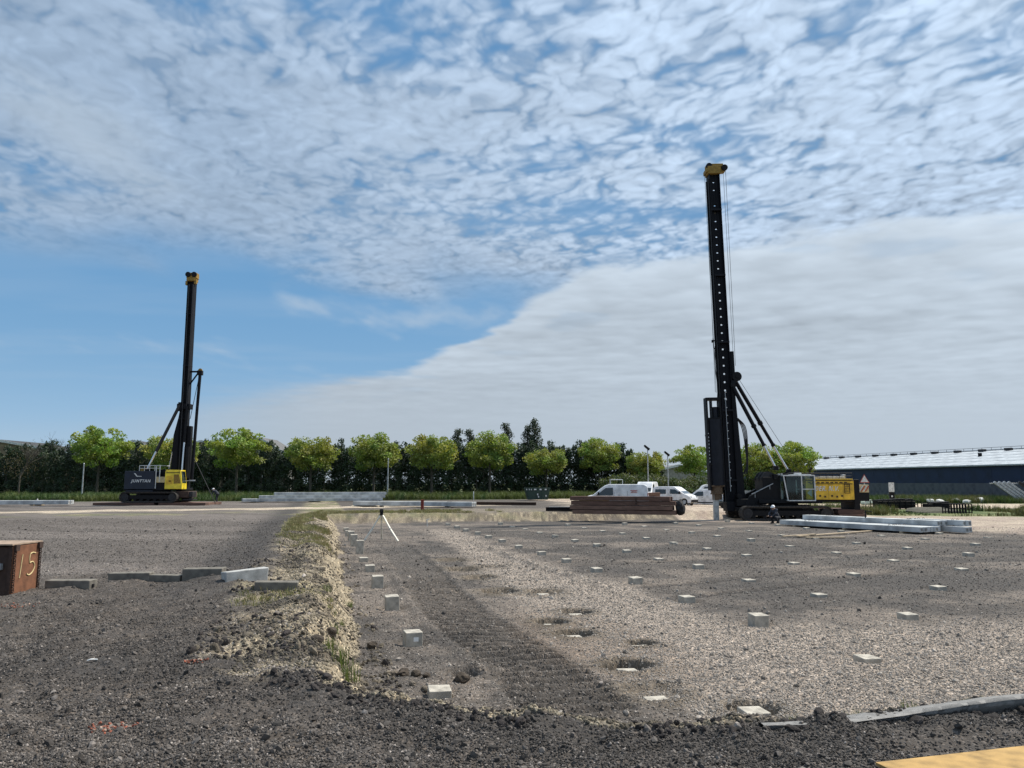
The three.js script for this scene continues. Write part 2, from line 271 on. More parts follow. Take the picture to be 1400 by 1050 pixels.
  // ruts across the platform on the left, running with the sand track
  if (q > 0.9 && d > 17 && d < 60 && u < -1) { const t = d + 0.35 * x; h += 0.05 * (vn(t * 0.9, x * 0.05) - 0.5) + 0.07 * Math.exp(-(((t - 31 - vn(x * 0.1, 3) * 1.5) / 0.7) ** 2)) - 0.04 * Math.exp(-(((t - 26) / 0.5) ** 2)); }
  return h;
}
const TYRES = [[23.5, 0.22, 0.9, 0.3], [30.5, -0.12, 1.3, 1.7], [17.6, 0.35, 0.7, 2.9], [37, 0.1, 1.5, 4.4]];               // wheel tracks that cross the pit floor: v at u = 8, slope, swing, phase
const tyreRut = (u, v) => { let r = 0; if (u < 7.6 || u > 36) return 0; for (const [v0, s, a, ph] of TYRES) { const c = v - v0 - s * (u - 8) - a * Math.sin(u * 0.17 + ph); for (const o of [0, 1.9]) { const e = Math.abs(c - o); if (e < 0.6) r = Math.max(r, ss(0.26, 0.14, e)) ; } } return r * ss(7.6, 8.6, u); };
const mix3 = (a, b, t) => [lerp(a[0], b[0], t), lerp(a[1], b[1], t), lerp(a[2], b[2], t)];
const GC = { black: [0.073, 0.061, 0.051], blackB: [0.046, 0.041, 0.037], grey: [0.112, 0.096, 0.083], floor: [0.150, 0.125, 0.103], floorDark: [0.068, 0.059, 0.051], pink: [0.315, 0.262, 0.214], clay: [0.29, 0.24, 0.165], clayDark: [0.12, 0.098, 0.072], sand: [0.44, 0.365, 0.275], grass: [0.075, 0.105, 0.022], straw: [0.26, 0.23, 0.11], green: [0.055, 0.09, 0.016], field: [0.10, 0.115, 0.04] };
const paleBand = (u, v) => {                                        // band of paler crushed stone that runs through the pit
  const c = 6.3 + 0.55 * ss(20, 44, v) + 0.25 * (fbm(v * 0.3, 3, 2) - 0.5), w = lerp(0.9, 1.7, ss(30, 14, v)), e = (fbm(u * 1.3, v * 1.3, 4) - 0.5) * 1.3;
  const band = ss(w + 0.5, w - 0.4, Math.abs(u - c) + e) * ss(48, 42, v);
  const wide = ss(15.2, 12.0, v + e * 2.2 + (u - 8) * 0.22 * (u > 8 ? 1 : 0)) * ss(4.0, 5.2, u + e * 0.8);
  return Math.max(band * 0.95, wide);
};
function groundColour(x, z, p = inPit(x, z)) {
  const [u, v] = toSite(x, z), d = -z, n = fbm(x * 0.35 + 8, z * 0.35, 4), n2 = fbm(x * 1.7, z * 1.7 + 5, 4), n3 = fbm(x * 6, z * 6 + 2, 3);
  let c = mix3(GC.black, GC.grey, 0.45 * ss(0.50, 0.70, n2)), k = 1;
  const yard = ss(-0.5, 0.5, v + 0.45 * u - 16.3 + (n - 0.5) * 7 + (n2 - 0.5) * 3);           // greyer ground behind the line of blocks, with a ragged border
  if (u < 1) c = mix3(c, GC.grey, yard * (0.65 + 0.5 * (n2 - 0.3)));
  // black spoil along the crest
  c = mix3(c, GC.blackB, 0.8 * ss(-3.6, -2.2, u + (n2 - 0.5)) * (u < 1 ? 1 : 0) * ss(12, 18, v));
  if (d > 18) { const t = d + 0.35 * x; c = mix3(c, GC.black, 0.7 * Math.exp(-(((t - 29.5 - vn(x * 0.1, 3) * 2) / 1.3) ** 2)) * ss(-2, -4, u)); c = mix3(c, [0.165, 0.142, 0.125], 0.6 * ss(0.45, 0.7, vn(t * 0.5, x * 0.05)) * ss(-2, -4, u)); }
  const edge = d - curve(frontEdge, x);
  c = mix3(c, GC.blackB, 0.75 * ss(-1.4, -0.3, edge + (n2 - 0.5)) * (1 - p) * ss(12, 9, d));
  // the dug bank: pale dried clay, straw-dry grass along its crest
  const clayN = ss(0.30, 0.62, n2), crest = ss(-1.5, -0.35, u + (n2 - 0.5) * 1.6) * ss(0.5, 0.02, p) * ss(8.6, 10.5, v + (n2 - 0.5) * 3) * (u < 2 ? 1 : 0);
  const bank = Math.max(ss(0.03, 0.12, p) * ss(1.0, 0.90, p) * (u < 2.2 || v > 46 ? 1 : 0.85), 0);
  c = mix3(c, mix3(GC.clayDark, GC.clay, clayN), Math.max(crest * 0.9 * ss(0.28, 0.5, n2 + 0.15 * ss(11, 15, v)), 0));
  c = mix3(c, GC.straw, crest * ss(0.5, 0.62, n) * 0.4 * ss(13, 16, v)); c = mix3(c, GC.grass, crest * ss(0.5, 0.68, n) * 0.6 * ss(22, 34, v));
  // pit floor
  if (p > 0) {
    let f = mix3(GC.floor, GC.floorDark, ss(0.40, 0.62, n * 0.6 + n2 * 0.4));
    f = mix3(f, GC.floorDark, 0.75 * ss(7.2, 8.5, u) * ss(14, 18, v + (n - 0.5) * 5));
    const wear = fbm(u * 0.45 + 7, v * 0.6 + u * 0.1, 4); f = mix3(f, GC.floor, 0.9 * ss(0.52, 0.66, wear)); f = mix3(f, GC.blackB, 0.55 * ss(0.46, 0.36, wear));
    f = mix3(f, GC.blackB, 0.6 * tyreRut(u, v) * (0.5 + n3));
    f = mix3(f, GC.pink, paleBand(u, v) * (0.55 + 0.6 * n2));
    const a = u - 3.1 + (fbm(v * 0.12, 4.4, 2) - 0.5) * 0.9;
    f = mix3(f, GC.floorDark, 0.7 * ss(0.9, 0.6, Math.abs(a) + (n3 - 0.5) * 0.5) * ss(42, 30, v));
    f = mix3(f, [0.17, 0.125, 0.09], 0.5 * ss(0.9, 0.2, Math.hypot(u - 4.7, (v - 13) * 0.35) - 0.6) );
    f = mix3(f, GC.clayDark, 0.7 * ss(1.5, 0.4, edge - 1.2 + (n2 - 0.5)) * ss(0.4, 0.6, n3 * 0.4 + n2 * 0.6));
    for (const hz of HOLES) { const r = Math.hypot(u - hz[0], v - hz[1]) / hz[2]; if (r < 2.2) f = mix3(f, GC.clayDark, 0.8 * ss(2.0, 0.9, r + (n3 - 0.5) * 0.8)); }
    c = mix3(c, f, ss(0.80, 0.99, p));
  }
  c = mix3(c, mix3(GC.clayDark, GC.clay, v > 49 ? 0.8 * ss(0.42, 0.6, n2 * 0.6 + n3 * 0.4) : ss(0.25, 0.55, n2 * 0.6 + n3 * 0.4)), bank * (edge < 2 && u > 2 ? 0.75 : 1));
  if (v > 49 && u < 16) c = mix3(c, mix3(GC.straw, GC.grass, ss(0.4, 0.6, n2)), 0.5 * ss(0.46, 0.6, n) * (1 - ss(0.3, 0.8, p)) * ss(53, 54, v) * ss(61, 57, v) );
  // tracks and yards of sand
  const strip = d - (63.8 + (x + 20) * 0.53) + (n - 0.5) * 3;
  if (x < 0 && p < 0.05) c = mix3(c, GC.sand, 0.95 * ss(3.4, 1.6, Math.abs(strip)) * ss(2, -6, x));
  if (p < 0.5 || v > 52) {
    c = mix3(c, mix3(GC.sand, GC.grey, 0.35 + 0.5 * (n2 - 0.5)), ss(3, 9, x + (n - 0.5) * 6) * ss(54, 57, v + (n2 - 0.5) * 2));
    c = mix3(c, mix3(GC.grey, GC.clay, 0.45), ss(8, -2, x) * ss(54, 55, v) * ss(64, 60, v) * ss(-16, -10, x) * 0.8);
  }
  if (u > 26) { const r = ss(34, 37.5, u + (v > 44 ? (v - 44) * 1.6 : 0) + (n - 0.5) * 3); c = mix3(c, mix3(GC.sand, [0.30, 0.235, 0.19], ss(0.35, 0.6, n2)), r * 0.9 * ss(27, 33, v + (n - 0.5) * 8 + (n2 - 0.5) * 4)); }
  // grass: verge under the trees, strips beyond the sand road on the right
  const vergeNear = curve([[-90, 84], [-30, 90], [0, 99], [22, 112], [60, 120]], x);
  c = mix3(c, GC.green, ss(-3, 2, d - vergeNear + (n2 - 0.5) * 5) * (x < 27 ? 1 : 0));
  if (x > 22) {
    const near = 60 + (x - 38) * -0.2;
    const g1 = ss(-1, 1, d - near + (n2 - 0.5) * 3) * ss(1.5, -1.5, d - 78 - (n - 0.5) * 5), road2 = ss(78, 80, d), g2 = ss(-2, 2, d - 97 + (n2 - 0.5) * 4);
    c = mix3(c, mix3(GC.green, GC.straw, 0.5 * ss(0.5, 0.65, n)), g1 * ss(24, 30, x)); c = mix3(c, GC.sand, road2 * 0.8 * ss(24, 30, x)); c = mix3(c, GC.green, g2 * ss(24, 30, x));
  }
  if (d > 135) c = GC.field;
  k = 0.78 + 0.5 * (n3 - 0.05) * 1.0;
  return [c[0] * k, c[1] * k, c[2] * k];
}
const stoneSeed = (u, v, N) => {                                    // crushed stone: random facets that tile
  const x = u * N, y = v * N, xi = Math.floor(x), yi = Math.floor(y); let f1 = 9, f2 = 9, id = 0;
  for (let j = -1; j < 2; j++) for (let i = -1; i < 2; i++) { const X = (xi + i + N) % N, Y = (yi + j + N) % N, h = PERM[(PERM[X & 255] + Y + (X >> 8) * 31) & 511], dx = i + RND[h] - (x - xi), dy = j + RND[PERM[h]] - (y - yi), q = dx * dx + dy * dy; if (q < f1) { f2 = f1; f1 = q; id = h; } else if (q < f2) f2 = q; }
  return [Math.sqrt(f1), Math.sqrt(f2), RND[PERM[id ^ 85]], RND[PERM[id ^ 170]]];
};
const groundTex = makeTex(2048, (u, v) => {
  const a = stoneSeed(u, v, 96), b = stoneSeed(u + 0.37, v + 0.11, 230), big = a[2] > 0.55, t = big ? a[2] : b[2];
  const val = 0.30 + 0.34 * (t ** 2.2) + (t > 0.93 ? 0.30 : 0) + 0.06 * (RND[PERM[Math.floor(u * 2048) & 255]] - 0.5), w = big ? a[3] : b[3];
  return [val * (1 + 0.10 * (w - 0.5)), val, val * (1 - 0.12 * (w - 0.5))];
});
const groundBump = makeTex(2048, (u, v) => { const a = stoneSeed(u, v, 96), b = stoneSeed(u + 0.37, v + 0.11, 230); return G3(0.25 + 0.45 * Math.min(1, (a[1] - a[0]) * 1.3) * (a[2] > 0.55 ? 1 : 0.25) + 0.3 * Math.min(1, (b[1] - b[0]) * 1.4) * b[2]); });
{
  const xs = [0], zs = []; for (let x = 0, s = 0.042; x < 1400;) { if (x > 8.5) s *= x < 130 ? 1.032 : 1.3; x += s; xs.push(x); xs.unshift(-x); }
  for (let z = 60; z > -4.4;) { zs.push(z); z -= z > 0 ? 6 : z > -3.5 ? 0.5 : 0.1; }
  for (let z = -4.4, s = 0.03; z > -1500;) { zs.push(z); if (z < -15.5) s *= z > -150 ? 1.013 : 1.3; z -= s; }
  const nx = xs.length, nz = zs.length, pos = new Float32Array(nx * nz * 3), col = new Float32Array(nx * nz * 3), uv = new Float32Array(nx * nz * 2), idx = new Uint32Array((nx - 1) * (nz - 1) * 6);
  let k = 0;
  for (let j = 0; j < nz; j++) for (let i = 0; i < nx; i++) {
    const q = j * nx + i, x = xs[i], z = zs[j], seen = z < 1 && z > -160 && Math.abs(x) < -z * 0.95 + 4, pit = inPit(x, z);
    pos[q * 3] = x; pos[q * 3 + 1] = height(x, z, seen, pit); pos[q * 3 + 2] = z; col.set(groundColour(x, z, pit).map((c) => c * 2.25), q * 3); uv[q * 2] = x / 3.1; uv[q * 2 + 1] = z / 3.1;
  }
  for (let j = 0; j < nz - 1; j++) for (let i = 0; i < nx - 1; i++) { const a = j * nx + i, b = a + 1, c = a + nx, d = c + 1; idx.set([a, b, c, b, d, c], k); k += 6; }
  const g = new THREE.BufferGeometry(); g.setAttribute('position', new THREE.BufferAttribute(pos, 3)); g.setAttribute('color', new THREE.BufferAttribute(col, 3)); g.setAttribute('uv', new THREE.BufferAttribute(uv, 2)); g.setIndex(new THREE.BufferAttribute(idx, 1)); g.computeVertexNormals();
  const m = new THREE.MeshStandardMaterial({ vertexColors: true, map: groundTex, bumpMap: groundBump, bumpScale: 0.022, roughness: 0.95 });
  const o = shade(new THREE.Mesh(g, m)); o.name = 'ground'; o.userData.kind = 'structure'; scene.add(o);
}

// loose stones on the ground, real pieces
{
  const base = new THREE.IcosahedronGeometry(1, 0), variants = [];
  for (let k = 0; k < 3; k++) { const g = mergeVertices(new THREE.BufferGeometry().setAttribute('position', base.attributes.position.clone())), p = g.attributes.position; for (let i = 0; i < p.count; i++) { const s = rr(0.65, 1.2); p.setXYZ(i, p.getX(i) * s, p.getY(i) * s * 0.75, p.getZ(i) * s); } const f = g.toNonIndexed(); f.computeVertexNormals(); variants.push(f); }
  const stoneMat = new THREE.MeshStandardMaterial({ roughness: 0.9, color: 0xffffff });
  const names = [['black_gravel', 'loose dark crushed asphalt and stone covering the foreground', 'gravel'], ['pale_gravel', 'loose pale pinkish crushed stone spread over the pit floor', 'gravel'], ['clay_crumbs', 'crumbs of dry clay on the dug bank', 'soil']];
  const lists = names.map(() => []);
  for (let i = 0; i < 430000; i++) {
    const d = 5.2 * Math.pow(46 / 5.2, rnd() ** 1.15), x = (rnd() - 0.5) * 2 * (d * 0.72 + 0.6), z = -d, p = inPit(x, z), [u, v] = toSite(x, z);
    if (p > 0.05 && p < 0.96) { if (rnd() < 0.5) lists[2].push([x, z, p]); continue; }
    if (p <= 0.05 && u > -0.9 && u < 0.3 && d > 9 && rnd() < 0.45) { lists[2].push([x, z, p]); continue; }
    if (p > 0.9) { const pb = paleBand(u, v); if (rnd() < pb) lists[1].push([x, z, p]); else if (rnd() < 0.33) lists[rnd() < 0.25 ? 1 : 0].push([x, z, p]); continue; }
    const dens = ss(0.25, 0.7, fbm(x * 1.5, z * 1.5 + 50, 3)) * (d > 14 ? 0.3 : 1); if (rnd() < 0.22 + dens) lists[0].push([x, z, p]);
  }
  const o = new THREE.Object3D(), col = new THREE.Color();
  lists.forEach((L, n) => {
    const m = new THREE.InstancedMesh(variants[n], stoneMat, L.length); shade(m);
    L.forEach(([x, z, p], i) => {
      const d = -z, r = rnd(), s = (n === 2 ? rr(0.007, 0.022) : 0.005 + 0.009 * r + (r > 0.98 ? rr(0.006, 0.03) * rnd() : 0)) * (1 + ss(10, 30, d) * 0.6) * (n === 1 ? 1.1 : 1);
      o.position.set(x, height(x, z, true, p) + s * 0.25, z); o.rotation.set(rr(0, 6), rr(0, 6), rr(0, 6)); o.scale.set(s * rr(0.8, 1.4), s, s * rr(0.8, 1.4)); o.updateMatrix(); m.setMatrixAt(i, o.matrix);
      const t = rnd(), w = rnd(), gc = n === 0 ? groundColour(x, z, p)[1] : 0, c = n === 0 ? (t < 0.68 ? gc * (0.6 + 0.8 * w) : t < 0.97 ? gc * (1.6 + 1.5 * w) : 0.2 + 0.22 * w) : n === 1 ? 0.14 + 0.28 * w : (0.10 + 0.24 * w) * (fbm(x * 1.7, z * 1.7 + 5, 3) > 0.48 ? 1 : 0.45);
      col.setRGB(c * (n === 0 ? 1.08 : n === 1 ? 1.07 : 1.12), c * 0.95, c * (n === 0 ? 0.84 : n === 1 ? 0.82 : 0.68)); m.setColorAt(i, col);
    });
    m.name = names[n][0]; tag(m, names[n][1], names[n][2], null, 'stuff'); scene.add(m);
  });
}

// ---------------------------------------------------------------- concrete pile heads standing in the pit
{
  const variants = [];
  for (let k = 0; k < 4; k++) {
    const w = 0.29, g = new RoundedBoxGeometry(w, 0.9, w, 2, 0.012), p = g.attributes.position;
    for (let i = 0; i < p.count; i++) { const y = p.getY(i); if (y > 0.4) p.setY(i, y + (vn(p.getX(i) * 9 + k * 7, p.getZ(i) * 9) - 0.5) * 0.02); p.setX(i, p.getX(i) + (vn(y * 4 + k, p.getZ(i) * 9) - 0.5) * 0.006); }
    g.computeVertexNormals(); variants.push(metreUV(clean(g)));
  }
  PILES.forEach(([u, v, out, turn], i) => {
    const [x, z] = fromSite(u, v), y = height(x + 0.0, z, false) - 0.0, sunk = out < 0.035 && u > 4 && u < 6;
    const m = shade(new THREE.Mesh(variants[i % 4], M.concreteHead)); m.name = numbered('pile_head'); m.position.set(x, y + out - 0.45 , z); m.rotation.y = -SITE * -1 + turn; m.rotation.z = rr(-0.04, 0.04); m.rotation.x = rr(-0.03, 0.03); scene.add(m);
    const first = u < 2;
    tag(m, sunk ? 'square concrete pile head sunk in a dug hole in the pit floor' : first ? 'square concrete pile head in the row beside the clay bank' : 'low square concrete pile head in the gravel of the wide pit', 'pile head', sunk ? 'pile heads sunk in holes' : first ? 'pile heads in the row along the bank' : 'pile heads in rows across the pit');
    if (i === 1) { mesh('paper_note', bx(0.085, 0.07, 0.004, [0.03, 0.335, 0.147], null, 0.001), mat(0.85, 0.85, 0.83, 0.7, { map: null }), m).userData.label = 'white paper note on the pile head'; m.userData.label = 'square concrete pile head with a white paper note, beside the clay bank'; delete m.userData.group; }
  });
}

const font = await new FontLoader().loadAsync('fonts/droid/droid_sans_bold.typeface.json');
function lettering(text, size, depth = 0.012, slant = 0.2, stretch = 1) {
  const g = new TextGeometry(text, { font, size, depth, curveSegments: 3, bevelEnabled: false }); g.computeBoundingBox(); g.translate(-(g.boundingBox.max.x + g.boundingBox.min.x) / 2, 0, 0);
  return g.applyMatrix4(new THREE.Matrix4().set(stretch, slant, 0, 0, 0, 1, 0, 0, 0, 0, 1, 0, 0, 0, 0, 1));
}
// a crawler track as one belt of shoes round wheels, lying along x
function crawler(parent, L, h, w, z) {
  const r = h / 2, t = new THREE.Group(); t.name = 'crawler_track'; t.position.z = z; parent.add(t);
  const loop = new THREE.Shape(); loop.moveTo(-L / 2 + r, 0.06); loop.lineTo(L / 2 - r, 0.06); loop.absarc(L / 2 - r, r, r - 0.06, -Math.PI / 2, Math.PI / 2); loop.lineTo(-L / 2 + r, h - 0.06); loop.absarc(-L / 2 + r, r, r - 0.06, Math.PI / 2, Math.PI * 1.5);
  const hole = new THREE.Path(); hole.moveTo(-L / 2 + r, 0.14); hole.lineTo(L / 2 - r, 0.14); hole.absarc(L / 2 - r, r, r - 0.14, -Math.PI / 2, Math.PI / 2); hole.lineTo(-L / 2 + r, h - 0.14); hole.absarc(-L / 2 + r, r, r - 0.14, Math.PI / 2, Math.PI * 1.5); loop.holes.push(hole);
  const gs = [new THREE.ExtrudeGeometry(loop, { depth: w * 0.7, bevelEnabled: false, curveSegments: 10 }).translate(0, 0, -w * 0.35)], n = Math.round((2 * (L - 2 * r) + Math.PI * 2 * r) / 0.23), per2 = 2 * (L - 2 * r) + Math.PI * 2 * r;
  for (let i = 0; i < n; i++) {
    let s = i / n * per2, x, y, a; const st = L - 2 * r;
    if (s < st) { x = -st / 2 + s; y = 0; a = 0; } else if (s < st + Math.PI * r) { const q = (s - st) / r; x = st / 2 + r * Math.sin(q); y = r - r * Math.cos(q); a = q; } else if (s < 2 * st + Math.PI * r) { x = st / 2 - (s - st - Math.PI * r); y = h; a = Math.PI; } else { const q = (s - 2 * st - Math.PI * r) / r; x = -st / 2 - r * Math.sin(q); y = r + r * Math.cos(q); a = Math.PI + q; }
    const nx = Math.sin(a), ny = -Math.cos(a);
    gs.push(place(new THREE.BoxGeometry(0.19, 0.05, w), [x - nx * 0.03, y - ny * 0.03, 0], [0, 0, a]), place(new THREE.BoxGeometry(0.03, 0.05, w * 0.98), [x - nx * 0.01, y - ny * 0.01, 0], [0, 0, a]));
  }
  mesh('shoe_belt', gs, M.track, t);
  mesh('track_frame', [bx(L - 2 * r, h * 0.38, w * 0.55, [0, r, 0]), ...[...Array(7).keys()].map((i) => cyl(0.13, 0.13, w * 0.72, [-(L / 2 - r) * 0.85 + i * (L / 2 - r) * 1.7 / 6, 0.26, 0], [Math.PI / 2, 0, 0], 12))], M.black, t);
  for (const s of [-1, 1]) mesh('sprocket', [cyl(r - 0.16, r - 0.16, w * 0.74, [s * (L / 2 - r), r, 0], [Math.PI / 2, 0, 0], 18), cyl(0.16, 0.16, w * 0.84, [s * (L / 2 - r), r, 0], [Math.PI / 2, 0, 0], 12)], M.steelDark, t);
  return t;
}
const railing = (x0, x1, z, y0, h, n, r = 0.018) => [bar([x0, y0 + h, z], [x1, y0 + h, z], r), bar([x0, y0 + h * 0.5, z], [x1, y0 + h * 0.5, z], r * 0.8), ...[...Array(n + 1).keys()].map((i) => bar([lerp(x0, x1, i / n), y0, z], [lerp(x0, x1, i / n), y0 + h, z], r))];
// a leader mast along y: two chords with web plates that leave slots between them
function leaderMast(parent, y0, y1, w, d, pitch, gapTo) {
  const gs = [bx(w * 0.38, y1 - y0, d * 0.36, [-w * 0.3, (y0 + y1) / 2, 0]), bx(w * 0.38, y1 - y0, d * 0.36, [w * 0.3, (y0 + y1) / 2, 0]), bx(0.05, y1 - y0, d, [-w * 0.47, (y0 + y1) / 2, 0]), bx(0.05, y1 - y0, d, [w * 0.47, (y0 + y1) / 2, 0])], c = 0;
  for (let y = y0; y < y1; y += pitch) { const open = y > gapTo && rnd() < 0.9 ? 0.15 : 0; gs.push(bx(w * 0.26, Math.min(pitch - open, y1 - y), d * 0.3, [c, y + Math.min(pitch - open, y1 - y) / 2, 0], null, 0.004)); }
  for (let y = y0 + 2; y < y1 - 1; y += 5.2) gs.push(bx(w * 1.04, 0.16, d * 1.04, [0, y, 0]));          // flanged joints
  return mesh('mast', gs, M.mast, parent);
}

// ---------------------------------------------------------------- piling rig with yellow engine house, standing in the pit, facing left
{
  const X0 = 20, Z0 = -57.6, t = thing('piling_rig', 'tall pile driving rig with yellow engine house and white framed cab in the pit', 'piling rig', [X0, PIT + 0.02, Z0]);
  const P = (X, Y, z = 0) => [X - X0, Y + 0.6, z];                 // from world X, Y
  crawler(t, 6.6, 1.02, 0.72, 1.75).position.x = -0.35; crawler(t, 6.6, 1.02, 0.72, -1.75).position.x = -0.35;
  mesh('undercarriage', [sb(2.6, 0.5, 3.0, -0.3, 0.45), cyl(1.05, 1.05, 0.34, [0.1, 1.08, 0], null, 28), sb(4.6, 0.22, 2.7, 0.2, 1.2), sb(1.4, 0.3, 0.5, -3.0, 0.6, 0.9), sb(1.4, 0.3, 0.5, -3.0, 0.6, -0.9)], M.black, t);
  // house
  const hs = mesh('engine_house', [sb(3.5, 1.42, 2.5, 3.1, 1.46, 0.05), sb(3.4, 0.09, 2.42, 3.1, 2.885, 0.05)], M.yellow, t);
  mesh('trim', [bx(3.52, 0.055, 0.02, [3.1, 2.845, 1.31]), bx(3.1, 0.05, 0.02, [3.2, 2.60, 1.31])], M.black, hs);
  for (let i = 0; i < 9; i++) mesh('vent', [bx(0.22, 0.075, 0.03, [1.6 + i * 0.33, 2.70, 1.305])], M.rustDark, hs);
  for (let i = 0; i < 6; i++) mesh('latch', [bx(0.13, 0.13, 0.03, [2.0 + i * 0.36 + (i > 2 ? 0.15 : 0), 1.68 + (i % 2) * 0.05, 1.305])], M.rustDark, hs);
  mesh('grille', [bx(0.40, 0.03, 0.04, [4.34, 2.62, 1.32]), bx(0.40, 0.03, 0.04, [4.34, 1.92, 1.32]), ...[0, 1, 2, 3, 4].map((i) => bx(0.40, 0.03, 0.035, [4.34, 2.03 + i * 0.125, 1.32])), bx(0.03, 0.72, 0.04, [4.15, 2.27, 1.32]), bx(0.03, 0.72, 0.04, [4.53, 2.27, 1.32])], M.rustDark, hs);
  for (const q of [2.98, 4.05]) mesh('door_seam', [bx(0.02, 1.2, 0.012, [q, 2.15, 1.303])], M.yellowDirty, hs);
  mesh('lettering', [lettering('DER. N.V.', 0.34, 0.012, 0.25, 0.86).translate(2.86, 2.1, 1.302)], M.offwhite, hs);
  mesh('arrow_mark', [place(prism([[0, 0], [0.36, 0.3], [0.36, -0.3]], 0.01, 0), [1.42, 1.95, 1.303])], M.offwhite, hs);
  for (const q of [1.2, -1.1]) mesh('roof_rail', railing(1.5, 4.8, q, 2.96, 0.42, 7), M.steelDark, t);
  mesh('roof_gear', [sb(0.5, 0.22, 0.5, 1.7, 2.97, 0.6), sb(1.9, 0.16, 0.7, 3.4, 2.97, 0.6), sb(0.3, 0.3, 0.3, 4.5, 2.97, 0.4)], M.galv, t);
  mesh('exhaust', [bar([2.3, 2.97, -0.3], [2.3, 3.65, -0.3], 0.07), bar([2.3, 3.65, -0.3], [2.48, 3.78, -0.3], 0.07)], M.black, t);
  mesh('counterweight', [sb(0.42, 2.2, 2.4, 5.08, 0.72, 0), sb(0.75, 0.62, 2.1, 5.68, 1.35, 0)], M.black, t);
  const cw = mesh('rear_ballast', [sb(0.72, 0.55, 2.1, 5.68, 1.98, 0.02)], M.cream, t);
  for (let i = 0; i < 4; i++) mesh('warning_stripe', [bx(0.07, 0.5, 0.012, [5.45 + i * 0.15, 2.25, 1.076], [0, 0, -0.6], 0.002)], i % 2 ? M.red : M.offwhite, cw);
  mesh('deck', [sb(6.9, 0.2, 2.3, 1.4, 1.30, 0)], M.black, t);
  // cab
  const cab = new THREE.Group(); cab.name = 'cab'; t.add(cab);
  const cz0 = 0.45, cz1 = 1.52, q = 0.075, posts = [];
  for (const z of [cz0, cz1]) posts.push(beam([-0.05, 1.38, z], [-0.32, 3.2, z], q, q), beam([1.92, 1.38, z], [1.92, 3.2, z], q, q), beam([0.98, 1.38, z], [0.98, 3.2, z], q, q), beam([-0.32, 3.2, z], [1.92, 3.2, z], q, q), beam([-0.05, 1.4, z], [1.92, 1.4, z], q * 1.3, q), beam([0.98, 2.22, z], [1.92, 2.22, z], q * 0.8, q * 0.8));
  posts.push(beam([-0.32, 3.2, cz0], [-0.32, 3.2, cz1], q, q), beam([1.92, 3.2, cz0], [1.92, 3.2, cz1], q, q), beam([-0.05, 1.4, cz0], [-0.05, 1.4, cz1], q, q), bx(1.5, 0.06, 1.0, [0.95, 3.26, 0.98]), bx(0.5, 0.12, 0.5, [0.85, 3.34, 1.0]));
  mesh('frame', posts, M.offwhite, cab);
  mesh('door_window', [bx(1.06, 1.68, 0.012, [0.40, 2.31, cz1 - 0.01])], M.pane, cab); mesh('side_window', [bx(0.86, 0.9, 0.012, [1.45, 2.71, cz1 - 0.01]), bx(0.86, 0.76, 0.012, [1.45, 1.82, cz1 - 0.01])], M.pane, cab);
  mesh('windscreen', [beam([-0.06, 1.45, 0.985], [-0.31, 3.16, 0.985], 0.98, 0.012)], M.pane, cab); mesh('rear_wall', [bx(0.03, 1.7, 1.0, [1.88, 2.3, 0.985]), bx(1.9, 1.75, 0.03, [0.95, 2.3, cz0 - 0.03])], M.black, cab);
  mesh('operator_seat', [sb(0.5, 0.4, 0.5, 0.95, 1.42, 0.98), sb(0.14, 0.75, 0.48, 1.2, 1.8, 0.98), sb(0.2, 0.35, 0.7, 0.35, 1.42, 0.98)], M.black, cab);
  mesh('cab_floor', [sb(2.0, 0.07, 1.1, 0.93, 1.32, 0.985)], M.black, cab);
  for (const q of [1.3, 0.7]) mesh('work_lamp', [bx(0.14, 0.12, 0.08, [-0.38, 3.28, q])], M.galv, cab);
  // machinery in front of the cab: winches, tilt frame, front arm down to the mast foot
  mesh('winch_housing', [sb(1.3, 1.75, 1.9, -1.0, 1.35, 0)], M.black, t);
  for (const z of [0.4, -0.4]) mesh('winch_drum', [cyl(0.42, 0.42, 0.6, [-1.15, 2.95, z], [Math.PI / 2, 0, 0], 20), cyl(0.55, 0.55, 0.05, [-1.15, 2.95, z + 0.32], [Math.PI / 2, 0, 0], 20), cyl(0.55, 0.55, 0.05, [-1.15, 2.95, z - 0.32], [Math.PI / 2, 0, 0], 20)], M.steelDark, t);
  mesh('front_arm', [place(prism([[-3.1, 1.0], [-2.6, 1.75], [-0.9, 2.55], [-0.6, 2.4], [-0.6, 1.25], [-2.9, 0.95]], 0.3), [0, 0, 0.75]), place(prism([[-3.1, 1.0], [-2.6, 1.75], [-0.9, 2.55], [-0.6, 2.4], [-0.6, 1.25], [-2.9, 0.95]], 0.3), [0, 0, -1.05]), sb(1.2, 0.5, 2.0, -3.0, 1.0, 0), cyl(0.2, 0.2, 1.5, [-3.3, 1.7, 0], [Math.PI / 2, 0, 0])], M.black, t);
  mesh('arm_handrail', [bar([-2.55, 1.85, 1.1], [-0.95, 2.62, 1.1], 0.03), bar([-2.3, 1.6, 1.1], [-2.3, 1.96, 1.1], 0.02), bar([-1.2, 2.2, 1.1], [-1.2, 2.5, 1.1], 0.02)], M.galv, t);
  // mast, leaning very slightly
  const ms = new THREE.Group(); ms.name = 'leader'; ms.position.set(-3.72, 0.85, 0); ms.rotation.z = 0.021; t.add(ms);
  leaderMast(ms, 0, 25.7, 0.82, 0.85, 0.63, 7.0);
  mesh('guide_rail', [bar([-0.47, 0.2, 0.28], [-0.47, 25.3, 0.28], 0.06), bar([-0.47, 0.2, -0.28], [-0.47, 25.3, -0.28], 0.06)], M.steelDark, ms);
